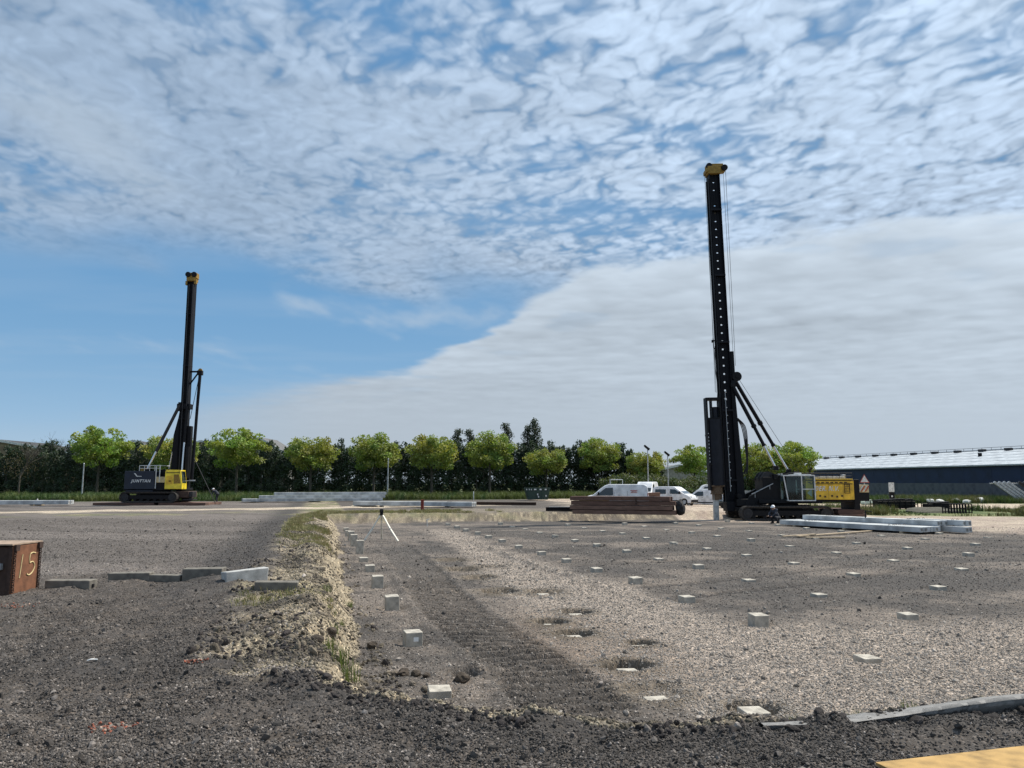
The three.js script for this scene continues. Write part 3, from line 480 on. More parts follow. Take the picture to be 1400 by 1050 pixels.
  mesh('foot_support', [place(prism([[0.4, 0], [1.05, 0], [0.92, 1.2], [0.62, 9.0], [0.4, 9.3]], 0.7), [0, 0, -0.35]), sb(1.5, 0.7, 1.1, 0.25, -0.25, 0), bx(0.28, 2.2, 0.5, [0.62, 10.6, 0]), bx(0.35, 0.5, 0.9, [0.55, 9.2, 0])], M.mast, ms);
  mesh('mast_head', [sb(1.0, 0.62, 0.95, 0.0, 25.7, 0), sb(1.28, 0.25, 0.7, 0.12, 26.3, 0), place(prism([[0.45, 25.9], [0.5, 26.5], [0.75, 26.52], [1.02, 26.1], [0.9, 25.95]], 0.5), [0, 0, -0.25]), sb(0.2, 0.3, 1.0, -0.52, 25.85, 0)], M.yellowDirty, ms);
  for (const [x, y] of [[-0.35, 26.35], [0.85, 26.2]]) mesh('sheave', [cyl(0.24, 0.24, 0.16, [x, y, 0.33], [Math.PI / 2, 0, 0], 18)], M.black, ms);
  mesh('hoist_rope', [bar([0.98, 26.0, 0.1], [0.86, 10.6, 0.1], 0.016, 0.016, 5), bar([0.90, 26.0, -0.25], [0.83, 10.6, -0.25], 0.014, 0.014, 5), bar([-0.60, 26.0, 0.2], [-0.80, 8.6, 0.2], 0.014, 0.014, 5), bar([-0.60, 26.0, -0.2], [-0.62, 8.6, -0.2], 0.014, 0.014, 5)], M.steelDark, ms);
  mesh('rope_pulley', [cyl(0.36, 0.36, 0.2, [0.86, 9.75, 0.25], [Math.PI / 2, 0, 0], 22), cyl(0.12, 0.12, 0.34, [0.86, 9.75, 0.25], [Math.PI / 2, 0, 0], 14), bx(0.5, 0.25, 0.15, [0.6, 9.7, 0.15])], M.black, ms);
  mesh('hose_bracket', [bar([-0.4, 12.4, 0.2], [-0.75, 12.6, 0.2], 0.03), bar([-0.75, 12.0, 0.2], [-0.75, 12.75, 0.2], 0.03), bar([-0.4, 11.6, 0.2], [-0.75, 12.0, 0.2], 0.03), bx(0.16, 0.2, 0.2, [-0.78, 12.5, 0.2])], M.black, ms);
  for (let k = 0; k < 4; k++) mesh('hydraulic_hose', [hose([[0.72, 6.6, 0.1 + k * 0.1], [1.02 + k * 0.06, 6.0, 0.15 + k * 0.1], [1.22 + k * 0.05, 4.2, 0.2], [1.18, 2.9 - k * 0.15, 0.2], [0.95, 2.5, 0.1 + k * 0.08]], 0.035)], M.rubber, ms);
  mesh('mast_hose', [hose([[-0.66, 12.1, 0.22], [-0.72, 10.4, 0.25], [-0.62, 9.0, 0.26], [-0.75, 7.6, 0.28]], 0.03)], M.rubber, ms);
  mesh('chrome_pipe', [bar([-0.15, 1.2, 0.5], [-0.15, 8.6, 0.5], 0.022)], M.galv, ms);
  mesh('hose_clamp', [...Array(13).keys()].map((i) => bx(0.07, 0.06, 0.1, [-0.1, 1.6 + i * 0.58, 0.5])), M.offwhite, ms);
  // hammer hanging on the guide rails
  const hm = new THREE.Group(); hm.name = 'hammer'; hm.position.set(-0.95, 1.2, 0); ms.add(hm);
  mesh('hammer_frame', [bx(0.13, 6.9, 0.75, [-0.58, 3.45 + 0.1, 0]), bx(0.13, 6.9, 0.75, [0.42, 3.45 + 0.1, 0]), bx(1.1, 0.2, 0.8, [-0.08, 6.9, 0]), bx(1.1, 0.18, 0.8, [-0.08, 5.4, 0]), bx(0.05, 1.4, 0.3, [-0.15, 6.2, 0]), ...[...Array(4).keys()].map((i) => bx(1.16, 0.14, 0.82, [-0.08, 0.9 + i * 1.1, 0]))], M.black, hm);
  mesh('ram_cylinder', [cyl(0.56, 0.56, 4.9, [-0.02, 2.9, 0], null, 26), cyl(0.24, 0.24, 1.2, [0.1, 5.7, 0], null, 18), cyl(0.06, 0.06, 1.3, [-0.3, 6.1, 0.2], null, 10)], mat(0.010, 0.012, 0.018, 0.5, { tile: 1.2, map: streak, specularIntensity: 0.5 }), hm);
  mesh('hammer_marks', [...Array(9).keys()].map((i) => bx(0.05, 0.12, 0.012, [-0.58, 2.2 + i * 0.26, 0.38])), M.galv, hm);
  mesh('drive_cap', [cyl(0.44, 0.44, 0.65, [-0.08, 0.15, 0], null, 22), cyl(0.36, 0.36, 0.5, [-0.08, -0.35, 0], null, 22), bx(0.95, 0.12, 0.9, [-0.08, 0.42, 0]), bx(0.8, 0.1, 0.8, [-0.08, -0.15, 0])], mat(0.13, 0.085, 0.05, 0.85, { tile: 0.5 }), hm);
  // backstays: black barrels, chrome rods
  for (const [a, b, z0, z1] of [[[16.75, 10.2], [20.95, 2.95], -0.35, -0.95], [[16.55, 9.35], [19.35, 3.15], 0.35, 0.95]]) {
    const A = P(a[0], a[1], z0), B = P(b[0], b[1], z1), m = A.map((v, i) => lerp(v, B[i], 0.74)), s = new THREE.Group(); s.name = 'backstay'; t.add(s);
    const n = A.map((v, i) => lerp(v, B[i], 0.5));
    mesh('barrel', [bar(A, n, 0.15, 0.14, 14), bar(n, m, 0.125, 0.125, 14), bar(A.map((v, i) => lerp(v, B[i], 0.485)), A.map((v, i) => lerp(v, B[i], 0.515)), 0.19, 0.19, 14), bar(A.map((v, i) => lerp(v, B[i], 0.72)), m, 0.16, 0.16, 14)], M.mast, s);
    mesh('rod', [bar(m, B, 0.075, 0.075, 14)], M.chrome, s); for (const q of [A, B]) mesh('clevis', [bx(0.32, 0.32, 0.38, q)], M.black, s);
  }
  mesh('stay_rope', [bar(P(16.8, 10.4, 0.1), P(21.3, 2.9, 0.2), 0.016, 0.016, 5)], M.steelDark, t);
  mesh('a_frame', [beam([-0.75, 3.1, 0.95], [1.0, 3.45, 0.95], 0.14, 0.14), beam([-0.75, 3.1, -0.95], [1.0, 3.45, -0.95], 0.14, 0.14), sb(0.3, 0.55, 2.2, 0.95, 2.9, 0), sb(0.3, 0.4, 2.2, -0.72, 2.9, 0)], M.black, t);
  // the pile under the hammer is a thing of its own
  const up = mesh('concrete_pile', [sb(0.36, 2.55, 0.36, 0, -0.4, 0, null, 0.015)], M.concrete); up.position.set(15.1, PIT + 0.02, -57.55); tag(up, 'upright concrete pile standing under the hammer of the yellow rig', 'pile');
}

// ---------------------------------------------------------------- piling rig with dark blue counterweight and yellow cab on the platform, facing right
{
  const X0 = -33.8, t = thing('piling_rig', 'tall pile driving rig with dark blue body and bright yellow cab on mats', 'piling rig', [X0, 0.26, -74.4]);
  const P = (X, Y, z = 0) => [X - X0, Y - 0.26, z];
  crawler(t, 5.4, 1.0, 0.7, 1.6).position.x = -0.2; crawler(t, 5.4, 1.0, 0.7, -1.6).position.x = -0.2;
  mesh('undercarriage', [sb(2.4, 0.5, 2.8, 0, 0.45), cyl(1.0, 1.0, 0.35, [0, 1.0, 0], null, 26), sb(5.6, 0.22, 2.4, -0.1, 1.12)], M.black, t);
  const bd = mesh('body', [sb(2.85, 1.72, 2.6, -1.4, 1.22, 0, null, 0.03), sb(2.6, 0.5, 2.4, -1.4, 0.8, 0)], M.navy, t);
  mesh('lettering', [lettering('JUNTTAN', 0.27, 0.012, 0.12, 1.12).translate(-1.28, 1.88, 1.3)], M.offwhite, bd);
  mesh('wing_emblem', [place(prism([[0, 0.32], [0.16, 0.3], [0.34, 0.06], [0.72, 0.05], [0.76, 0], [0.3, -0.02]], 0.012, 0), [-1.95, 2.42, 1.302])], M.offwhite, bd);
  mesh('beacon_box', [sb(0.3, 0.42, 0.4, -2.6, 2.5, 1.0)], M.cream, t);
  mesh('service_rail', [...railing(-1.5, 0.45, 1.2, 2.95, 0.5, 4, 0.03), bar([0.45, 1.9, 1.2], [0.45, 3.5, 1.2], 0.05), bar([0.1, 1.3, 1.2], [0.1, 3.4, 1.2], 0.05), bar([-1.5, 3.45, 1.2], [-1.5, 3.45, -0.9], 0.03), bar([0.45, 3.45, 1.2], [0.45, 3.45, -0.9], 0.03)], M.offwhite, t);
  mesh('fuel_tank', [sb(1.1, 0.55, 1.4, 0.62, 1.85, 0.5)], M.cream, t); mesh('hydraulic_block', [sb(1.2, 0.75, 2.2, 0.65, 1.2, 0), sb(0.8, 0.8, 1.0, 0.3, 2.3, -0.5)], M.black, t);
  mesh('engine_vent', [sb(0.4, 0.42, 0.5, -0.2, 2.5, 0.9), sb(0.5, 0.3, 0.6, -1.6, 2.9, 0)], M.yellowDirty, t);
  const cab = new THREE.Group(); cab.name = 'cab'; t.add(cab);
  mesh('shell', [place(prism([[1.14, 1.28], [2.72, 1.28], [2.70, 1.75], [2.52, 3.0], [1.2, 3.02], [1.14, 2.9]], 1.05, 0.03), [0, 0, 0.45])], M.yellowBright, cab);
  mesh('side_window', [place(prism([[1.95, 1.75], [2.62, 1.78], [2.42, 2.62], [1.95, 2.62]], 0.012, 0), [0, 0, 1.532])], M.yellowDirty, cab);
  mesh('windscreen', [beam([2.73, 1.8, 0.98], [2.57, 2.92, 0.98], 0.9, 0.02)], M.glass, cab); mesh('roof_grille', [bx(1.25, 0.07, 0.015, [1.85, 2.78, 1.535])], M.black, cab); mesh('door_handle', [bx(0.22, 0.1, 0.03, [1.6, 2.0, 1.54])], M.black, cab); mesh('door_panel', [bx(0.62, 0.8, 0.012, [1.55, 2.1, 1.531])], M.yellow, cab);
  mesh('step_box', [sb(1.7, 0.6, 2.0, 2.5, 0.45, 0.4)], M.rustDark, t); mesh('front_jack', [sb(0.8, 0.5, 0.8, 3.3, 0.5, 0.9), sb(1.0, 0.1, 1.0, 3.3, 0.2, 0.9), cyl(0.16, 0.16, 0.5, [3.3, 0.35, 0.9])], M.steelDark, t);
  const ms = new THREE.Group(); ms.name = 'leader'; ms.position.set(1.95, 0.8, -0.2); t.add(ms);
  leaderMast(ms, 0, 20.9, 0.64, 0.7, 0.7, 30);
  mesh('foot_support', [place(prism([[-0.38, 1.6], [-0.95, 1.6], [-0.85, 5.6], [-0.5, 7.2], [-0.38, 7.3]], 0.7), [0, 0, -0.35]), bx(1.1, 0.5, 0.9, [0, 8.4, 0]), bx(0.4, 0.7, 1.0, [-0.45, 8.3, 0])], M.mast, ms);
  mesh('mast_head', [sb(0.85, 0.35, 0.85, 0, 20.9, 0), sb(1.0, 0.55, 0.7, 0.02, 21.2, 0), sb(0.25, 0.5, 0.3, 0.42, 20.6, 0.2), sb(0.2, 0.4, 0.3, -0.45, 20.5, 0.2)], M.yellowDirty, ms);
  for (const x of [-0.3, 0.3]) mesh('sheave', [cyl(0.26, 0.26, 0.14, [x, 21.55, 0.38], [Math.PI / 2, 0, 0], 18)], M.black, ms);
  mesh('hammer_column', [bx(0.36, 6.2, 0.6, [0.56, 3.4, 0]), cyl(0.2, 0.2, 3.0, [0.6, 3.0, 0.36], null, 16)], M.black, ms);
  mesh('chrome_rod', [bar([0.22, 1.7, 0.55], [0.28, 4.9, 0.5], 0.09, 0.09, 14)], M.chrome, ms); mesh('lift_barrel', [bar([0.28, 4.9, 0.5], [0.36, 8.4, 0.45], 0.13, 0.13, 14)], M.black, ms);
  mesh('guide_pipe', [bar([-0.1, 0.3, 0.48], [-0.1, 20.5, 0.48], 0.06), bar([0.3, 0.3, 0.48], [0.3, 20.5, 0.48], 0.05)], M.steelDark, ms);
  mesh('auxiliary_jib', [beam([0.3, 11.85, 0], [1.45, 11.85, 0], 0.16, 0.16), beam([0.3, 10.6, 0], [1.05, 11.7, 0], 0.12, 0.12), sb(0.5, 0.45, 0.4, 1.25, 11.5, 0)], M.mast, ms); mesh('jib_sheave', [cyl(0.2, 0.2, 0.14, [1.3, 11.95, 0.1], [Math.PI / 2, 0, 0], 16)], M.yellowDirty, ms);
  mesh('auxiliary_column', [bar([1.25, 11.5, 0.05], [0.98, 1.3, 0.05], 0.13, 0.16, 14)], M.mast, ms); mesh('jib_rope', [bar([1.45, 11.8, 0.1], [1.05, 1.4, 0.1], 0.02, 0.02, 5), bar([1.2, 11.0, 0.2], [0.6, 7.2, 0.2], 0.03, 0.03, 5)], M.steelDark, ms);
  for (const [b, z1] of [[[-34.75, 3.25], 0.9], [[-33.45, 3.3], -0.9]]) {
    const A = P(-32.2, 9.7, 0.2 * Math.sign(z1)), B = P(b[0], b[1], z1), m = A.map((v, i) => lerp(v, B[i], 0.72)), s = new THREE.Group(); s.name = 'backstay'; t.add(s);
    mesh('barrel', [bar(A, m, z1 > 0 ? 0.15 : 0.09, z1 > 0 ? 0.15 : 0.09, 14)], z1 > 0 ? M.steelDark : M.mast, s); mesh('rod', [bar(m, B, z1 > 0 ? 0.10 : 0.05, z1 > 0 ? 0.10 : 0.05, 14)], M.chrome, s); for (const q of [A, B]) mesh('clevis', [bx(0.3, 0.3, 0.33, q)], M.black, s);
  }
  mesh('tag_line', [bar([3.2, 4.2, 0.2], [5.5, 0.0, 0.4], 0.035, 0.035, 6)], M.steelDark, t); mesh('side_lamp', [bx(0.5, 0.12, 0.12, [3.45, 2.05, 0.9]), bar([2.7, 2.0, 0.9], [3.3, 2.05, 0.9], 0.03)], M.galv, t);
}

// ---------------------------------------------------------------- things on the platform and in the foreground
const gy = (x, z) => height(x, z);
// rusty steel box with a chalked number, chains down its corners
{
  const x = -9.62, z = -15.5, t = thing('steel_box', 'rusty open steel box with the number 15 chalked on its end plate', 'steel box', [x, gy(x, z) - 0.02, z], 0.0);
  mesh('end_plate', [bx(0.05, 0.93, 0.86, [0, 0.47, 0])], M.rust, t);
  mesh('top_plate', [bx(1.3, 0.03, 0.96, [-0.62, 0.965, 0.0])], mat(0.34, 0.25, 0.18, 0.8, { tile: 0.7, bump: 0.004 }), t);
  mesh('back_plate', [bx(1.25, 0.93, 0.04, [-0.65, 0.47, -0.42])], M.rustDark, t); mesh('front_plate', [bx(0.06, 0.93, 0.05, [-0.02, 0.47, 0.425]), bx(1.24, 0.9, 0.03, [-0.66, 0.47, 0.40]), bx(1.2, 0.06, 0.06, [-0.65, 0.03, 0.42])], M.rustDark, t);
  mesh('lifting_lug', [bar([-1.1, 0.52, 0.44], [-0.22, 0.55, 0.47], 0.035), bx(0.1, 0.12, 0.1, [-0.2, 0.55, 0.47])], M.galv, t);
  const one = hose([[0.028, 0.76, 0.14], [0.028, 0.55, 0.165], [0.028, 0.31, 0.195]], 0.014, 10, 5), five = [hose([[0.028, 0.75, -0.27], [0.028, 0.765, -0.17], [0.028, 0.745, -0.10]], 0.014, 8, 5), hose([[0.028, 0.745, -0.10], [0.028, 0.66, -0.085], [0.028, 0.57, -0.10]], 0.014, 8, 5), hose([[0.028, 0.57, -0.10], [0.028, 0.585, -0.20], [0.028, 0.50, -0.265], [0.028, 0.39, -0.215], [0.028, 0.335, -0.10], [0.028, 0.365, -0.02]], 0.014, 16, 5)];
  mesh('number', [one, ...five], mat(0.62, 0.50, 0.26, 0.95, { tile: 0.2 }), t).userData.label = 'chalked number 15';
  for (const zz of [0.40, -0.40]) { const ln = []; for (let i = 0; i < 20; i++) ln.push(place(new THREE.TorusGeometry(0.026, 0.009, 5, 9), [0.045, 0.90 - i * 0.045, zz + (i % 2 ? 0.006 : -0.006)], [0, i % 2 ? 0 : Math.PI / 2, 0])); mesh('chain', ln, M.rustDark, t); }
  mesh('corner_hook', [bx(0.05, 0.12, 0.12, [0.05, 0.9, 0.36]), bx(0.05, 0.12, 0.12, [0.05, 0.9, -0.38])], M.rustDark, t);
}
// concrete blocks laid end to end
{
  const blocks = [[-9.38, -15.95, -8.44, -15.88, 0.17, 'dark concrete block lying alone next to the rusty steel box'], [-8.62, -16.9, -7.75, -16.92, 0.20, 'dark concrete block ending a line of three, farthest from the clay bank'], [-7.73, -16.92, -7.05, -16.85, 0.19, 'dark concrete block in the middle of a line of three'], [-7.03, -16.85, -6.2, -16.93, 0.22, 'dark concrete block of a line of three, towards the clay bank'], [-5.78, -15.75, -5.08, -16.25, 0.24, 'pale tilted concrete block at the crest of the bank'], [-4.9, -15.0, -4.1, -15.15, 0.22, 'dark concrete block overlapping a pale tilted block at the crest of the bank']];
  blocks.forEach(([x0, z0, x1, z1, h, label], i) => {
    const L = Math.hypot(x1 - x0, z1 - z0), g = new RoundedBoxGeometry(L, 0.28, 0.27, 3, 0.02), p = g.attributes.position;
    for (let k = 0; k < p.count; k++) { const e = (vn(p.getX(k) * 9 + i * 11, p.getY(k) * 20 + p.getZ(k) * 13) - 0.5) * 0.025; p.setY(k, p.getY(k) + e); p.setX(k, p.getX(k) + e * (Math.abs(p.getX(k)) > L * 0.45 ? 1.6 : 0)); }
    g.computeVertexNormals(); const x = (x0 + x1) / 2, z = (z0 + z1) / 2;
    const m = mesh('concrete_block', g, i === 4 ? M.concrete : mat(0.175, 0.16, 0.135, 0.92, { tile: 0.8 + i * 0.1, bump: 0.006, bumpTile: 0.4 })); m.position.set(x, gy(x, z) + h - 0.18, z); m.rotation.y = -Math.atan2(z1 - z0, x1 - x0); m.rotation.z = [0.01, 0, -0.02, 0.01, 0.05, -0.02][i]; tag(m, label, 'concrete block', 'concrete blocks near the bank');
    if (i === 0) mesh('end_recess', [bx(0.02, 0.07, 0.07, [L / 2 + 0.004, 0.02, 0.02])], M.black, m);
  });
}
// rubble, clods, litter
const rough = (r, k, flat = 0.75) => { const g = new THREE.IcosahedronGeometry(r, 2), p = g.attributes.position; for (let i = 0; i < p.count; i++) { const n = V(p.getX(i), p.getY(i), p.getZ(i)), s = 0.72 + 0.55 * vn(n.x / r * 1.6 + k * 9, n.z / r * 1.6 + n.y / r * 2.3) + 0.12 * (vn(n.x / r * 5 + k, n.y / r * 5 + n.z / r * 3) - 0.5); p.setXYZ(i, n.x * s, n.y * s * flat, n.z * s); } g.computeVertexNormals(); return g; };
{
  const clodM = mat(0.10, 0.078, 0.058, 0.95, { tile: 0.3, bump: 0.015, bumpTile: 0.15 }), paleM = mat(0.24, 0.20, 0.155, 0.95, { tile: 0.3, bump: 0.015, bumpTile: 0.15 });
  const put = (u, v, r, m, label, k) => { const [x, z] = fromSite(u, v), o = mesh('clod', rough(r, k), m); o.position.set(x, gy(x, z) + r * 0.35, z); o.rotation.y = k * 1.7; tag(o, label, 'clod', 'clods of dug earth'); };
  put(1.98, 10.72, 0.095, clodM, 'dark brown clod beside the dug patch in the pit', 1);
  put(1.25, 11.3, 0.085, clodM, 'dark clod of earth at the toe of the clay bank', 2); put(1.42, 11.2, 0.07, clodM, 'dark clod of earth at the toe of the clay bank', 3); put(1.12, 11.35, 0.06, paleM, 'pale clod of earth at the toe of the clay bank', 4); put(1.55, 11.05, 0.055, clodM, 'dark clod of earth at the toe of the clay bank', 5);
  put(1.3, 10.6, 0.05, paleM, 'pale clod of earth at the toe of the clay bank', 6); put(1.45, 10.5, 0.055, paleM, 'pale clod of earth at the toe of the clay bank', 7); put(1.72, 10.2, 0.055, paleM, 'pale clod of earth at the toe of the clay bank', 8); put(0.95, 13.3, 0.09, clodM, 'dark flat clod on the pit floor beside the bank', 9);
  put(-0.62, 9.6, 0.06, paleM, 'pale rounded stone on the crest of the bank', 10); put(0.05, 10.6, 0.09, clodM, 'dark clod stuck on the dug bank', 11); put(0.25, 12.2, 0.10, clodM, 'dark clod stuck on the dug bank', 12); put(-0.7, 12.5, 0.08, paleM, 'pale clod on the dry crest of the bank', 13);
  // heaps of crumbly clay on the bank as small clods: nobody could count them
  const G = rough(1, 20, 0.8), cm = new THREE.InstancedMesh(G, new THREE.MeshStandardMaterial({ roughness: 0.95, bumpMap: rep(grainT, 0.5), bumpScale: 0.01 }), 4200), o = new THREE.Object3D(), c = new THREE.Color(); shade(cm);
  let n = 0; for (let i = 0; n < 4200 && i < 90000; i++) {
    const zone = rnd(), v = zone < 0.62 ? 9.4 + rnd() ** 1.6 * 26 : 0, u = zone < 0.62 ? rr(-1.5, 1.15) : 0; let x, z; if (zone < 0.62) [x, z] = fromSite(u, v); else { x = rr(-3, 6); z = -curve(frontEdge, x) - rr(-0.3, 1.9); }
    if (fbm(x * 1.3, z * 1.3, 3) < 0.47) continue; const p = inPit(x, z), r = rr(0.012, 0.034) * (rnd() > 0.93 ? 1.9 : 1), dark = zone < 0.62 ? (u < -0.5 ? 0.5 : 0.2) : (p < 0.25 ? 1 : 0.35);
    o.position.set(x, gy(x, z) + r * 0.2, z); o.rotation.set(rr(0, 6), rr(0, 6), rr(0, 6)); o.scale.set(r * rr(0.8, 1.5), r * rr(0.6, 1), r); o.updateMatrix(); cm.setMatrixAt(n, o.matrix);
    const k = rnd() < dark ? rr(0.03, 0.07) : rr(0.12, 0.26); c.setRGB(k * 1.1, k * 0.92, k * (k > 0.1 ? 0.68 : 0.85)); cm.setColorAt(n++, c);
  }
  cm.count = n; cm.name = 'soil_clods'; tag(cm, 'small clods of clay and black soil crumbled along the pit edge', 'soil', null, 'stuff'); scene.add(cm);
  // broken brick in three patches
  const chip = rough(1, 31, 0.7);
  for (const [x, z, rx, rz, num, label] of [[-3.45, -7.05, 0.2, 0.16, 130, 'patch of crushed orange brick in the black gravel in front of the bank'], [-3.7, -9.3, 0.12, 0.1, 45, 'small patch of red brick chips beside a white scrap'], [-0.2, -7.85, 0.14, 0.1, 60, 'patch of crushed orange brick at the rim of the pit'], [-8.5, -13.4, 0.4, 0.25, 60, 'thin scatter of reddish brick dust in front of the steel box']]) {
    const m = new THREE.InstancedMesh(chip, new THREE.MeshStandardMaterial({ roughness: 0.9 }), num); shade(m);
    for (let i = 0; i < num; i++) { const a = rr(0, 6.28), q = rnd() * 1.25, X = x + Math.cos(a) * q * rx, Z = z + Math.sin(a) * q * rz, r = rr(0.004, 0.013); o.position.set(X, gy(X, Z) + r * 0.9, Z); o.rotation.set(rr(0, 6), rr(0, 6), rr(0, 6)); o.scale.set(r, r, r * 1.4); o.updateMatrix(); m.setMatrixAt(i, o.matrix); const k = rr(0.5, 1.2), w = rnd() < 0.35; c.setRGB(w ? 0.38 * k : 0.30 * k, w ? 0.28 * k : 0.095 * k, w ? 0.22 * k : 0.055 * k); m.setColorAt(i, c); }
    m.name = numbered('brick_rubble'); tag(m, label, 'rubble', null, 'stuff'); scene.add(m);
  }
  const scrap = (x, z, w, turn, label) => { const o = mesh('white_scrap', [hose([[-w, 0.01, 0], [-w * 0.3, 0.028, 0.006], [w * 0.4, 0.02, -0.005], [w, 0.012, 0]], 0.013, 12, 6)], M.offwhite); o.position.set(x, gy(x, z) + 0.012, z); o.rotation.y = turn; o.scale.y = 0.7; tag(o, label, 'litter'); };
  scrap(-5.0, -9.5, 0.055, 0.5, 'thin white plastic scrap on open black gravel'); scrap(-3.78, -9.5, 0.05, -0.7, 'white plastic scrap next to the red brick chips'); scrap(0.14, -8.95, 0.04, 0.9, 'white curled scrap in the crawler rut');
}
// board on the ground and the folded sheet along the pit edge
{
  const a = [2.66, -5.93], b = [4.4, -6.40], m = mesh('board', [bx(2.2, 0.022, 1.25, [1.1, 0, 0.625], null, 0.004)], mat(0.40, 0.25, 0.085, 0.85, { map: blotch, tile: 0.8, bump: 0.002, bmap: woodT })); m.position.set(a[0], Math.max(gy(...a), gy(...b), gy(3.4, -5.9)) + 0.012, a[1]); m.rotation.y = -Math.atan2(b[1] - a[1], b[0] - a[0]); tag(m, 'yellow brown board lying flat on the black gravel', 'board');
  const N = 110, K = 7, pos = [], idx = []; for (let i = 0; i <= N; i++) {
    const x = lerp(2.15, 6.6, i / N), d = curve([[2.2, 6.92], [2.82, 6.98], [3.2, 7.1], [3.97, 7.3], [4.78, 7.53], [7, 8.15]], x) - 0.02 + 0.012 * Math.sin(x * 1.7), g0 = ss(0, 0.25, i / N), hgt = 0.05 + 0.06 * ss(0.15, 0.55, i / N) + 0.015 * (fbm(x * 3, 1, 3) - 0.5);
    const prof = [[0.30, -0.10], [0.21, 0.45 * hgt], [0.12, 0.86 * hgt], [0.02, hgt], [-0.055, 0.97 * hgt], [-0.03, 0.5 * hgt], [0.0, -0.10]];
    prof.forEach(([o, h], k) => { const z = -(d + o * (0.6 + 0.5 * g0)), wr = 0.022 * (fbm(x * 5 + k * 0.9, k * 2.2, 4) - 0.5); pos.push(x, 0.0 + h + wr, z + wr); });
  }
  for (let i = 0; i < N; i++) for (let k = 0; k < K; k++) { const p = i * K + k, q = i * K + (k + 1) % K; idx.push(p, q, p + K, q, q + K, p + K); }
  const g = new THREE.BufferGeometry(); g.setAttribute('position', new THREE.Float32BufferAttribute(pos, 3)); g.setAttribute('uv', new THREE.Float32BufferAttribute(new Float32Array(pos.length / 3 * 2), 2)); g.setIndex(idx); g.computeVertexNormals();
  const o = mesh('folded_sheet', g, mat(0.20, 0.195, 0.185, 0.6, { tile: 0.35, map: blotch, bump: 0.006, bumpTile: 0.3 })); tag(o, 'long folded grey plastic sheet along the edge of the pit', 'plastic sheet');
}
// survey tripod in the pit
{
  const x = -6.2, z = -37.0, y = gy(x, z), t = thing('survey_tripod', 'survey tripod with dark instrument standing on the pit floor', 'tripod', [x, y, z]);
  for (const [lx, lz] of [[-0.72, 0.4], [0.92, 0.75], [-0.1, -0.75]]) { const l = mesh('leg', [beam([lx * 0.08, 1.16, lz * 0.08], [lx * 0.55, 0.52, lz * 0.55], 0.075, 0.05), beam([lx * 0.5, 0.58, lz * 0.5], [lx, 0.0, lz], 0.08, 0.06)], mat(0.75, 0.72, 0.62, 0.6, { map: woodT, tile: 0.8 }), t); mesh('leg_clamp', [bx(0.07, 0.07, 0.07, [lx * 0.53, 0.55, lz * 0.53])], M.galv, l); }
  mesh('head_plate', [cyl(0.1, 0.1, 0.04, [0, 1.18, 0], null, 18)], M.black, t); const ins = mesh('instrument', [cyl(0.07, 0.08, 0.08, [0, 1.24, 0], null, 18), bx(0.16, 0.18, 0.1, [0, 1.36, 0])], M.black, t); mesh('telescope', [cyl(0.035, 0.04, 0.2, [0, 1.37, 0.02], [Math.PI / 2, 0, 0], 14)], M.steelDark, ins);
}
{
  let x = -5.25, z = -48.6; const s = mesh('white_stake', [beam([0, -0.15, 0], [-0.06, 0.42, 0.05], 0.05, 0.04), bx(0.2, 0.05, 0.03, [0.02, 0.44, 0.05], [0, 0, 0.3])], M.offwhite); s.position.set(x, gy(x, z), z); tag(s, 'short white marking stake at the foot of the far bank', 'stake');
  x = -6.6; z = -57.2; const r = mesh('red_post', [sb(0.22, 0.95, 0.12, 0, -0.1, 0), bx(0.24, 0.05, 0.14, [0, 0.82, 0])], mat(0.20, 0.035, 0.025, 0.8, { tile: 0.5 })); r.position.set(x, gy(x, z), z); tag(r, 'dark red post standing on the far crest of the pit', 'post');
  x = -46.2; z = -75.6; const w = mesh('white_post', [sb(0.12, 0.5, 0.12, 0, 0, 0), cyl(0.07, 0.03, 0.08, [0, 0.53, 0], null, 10)], M.offwhite); w.position.set(x, gy(x, z), z); tag(w, 'short white post behind the low row of piles', 'post');
  x = -4.6; z = -93; const w2 = mesh('white_post', [sb(0.1, 1.0, 0.1, 0, 0, 0), cyl(0.06, 0.03, 0.06, [0, 1.02, 0], null, 10)], M.offwhite); w2.position.set(x, gy(x, z), z); tag(w2, 'slim white post at the edge of the grass verge', 'post');
  for (const [px, pz, k] of [[-10.5, -71, 1], [-13, -69.4, 2]]) { const o = mesh('sand_heap', rough(1.0, 60 + k, 0.25), mat(0.46, 0.39, 0.29, 0.95, { tile: 1 })); o.position.set(px, gy(px, pz), pz); o.scale.set(1.4, 0.8, 0.7); tag(o, 'low heap of pale sand on the sand track', 'sand heap', 'heaps of sand on the track'); }
}

// ---------------------------------------------------------------- stacks of precast piles
const pileGeo = {};
function pile(x0, z0, x1, z1, y, w, label, group, m = M.concreteNew) {                   // one square pile from end to end, lying
  const L = Math.hypot(x1 - x0, z1 - z0), key = L.toFixed(1) + w, g = pileGeo[key] ??= merged([new RoundedBoxGeometry(L, w, w, 1, 0.015)]), o = shade(new THREE.Mesh(g, m)); o.name = numbered('concrete_pile'); scene.add(o);
  o.position.set((x0 + x1) / 2, y + w / 2, (z0 + z1) / 2); o.rotation.y = -Math.atan2(z1 - z0, x1 - x0);
  for (const s of [-0.3, 0.3]) mesh('lifting_loop', [place(new THREE.TorusGeometry(0.055, 0.012, 5, 10, Math.PI), [L * s, w / 2, 0])], M.rustDark, o);
  mesh('end_face', [bx(0.006, w * 0.55, w * 0.55, [L / 2 + 0.001, 0, 0], null, 0.001)], M.concreteDark, o);
  tag(o, label, 'concrete pile', group); return o;
}
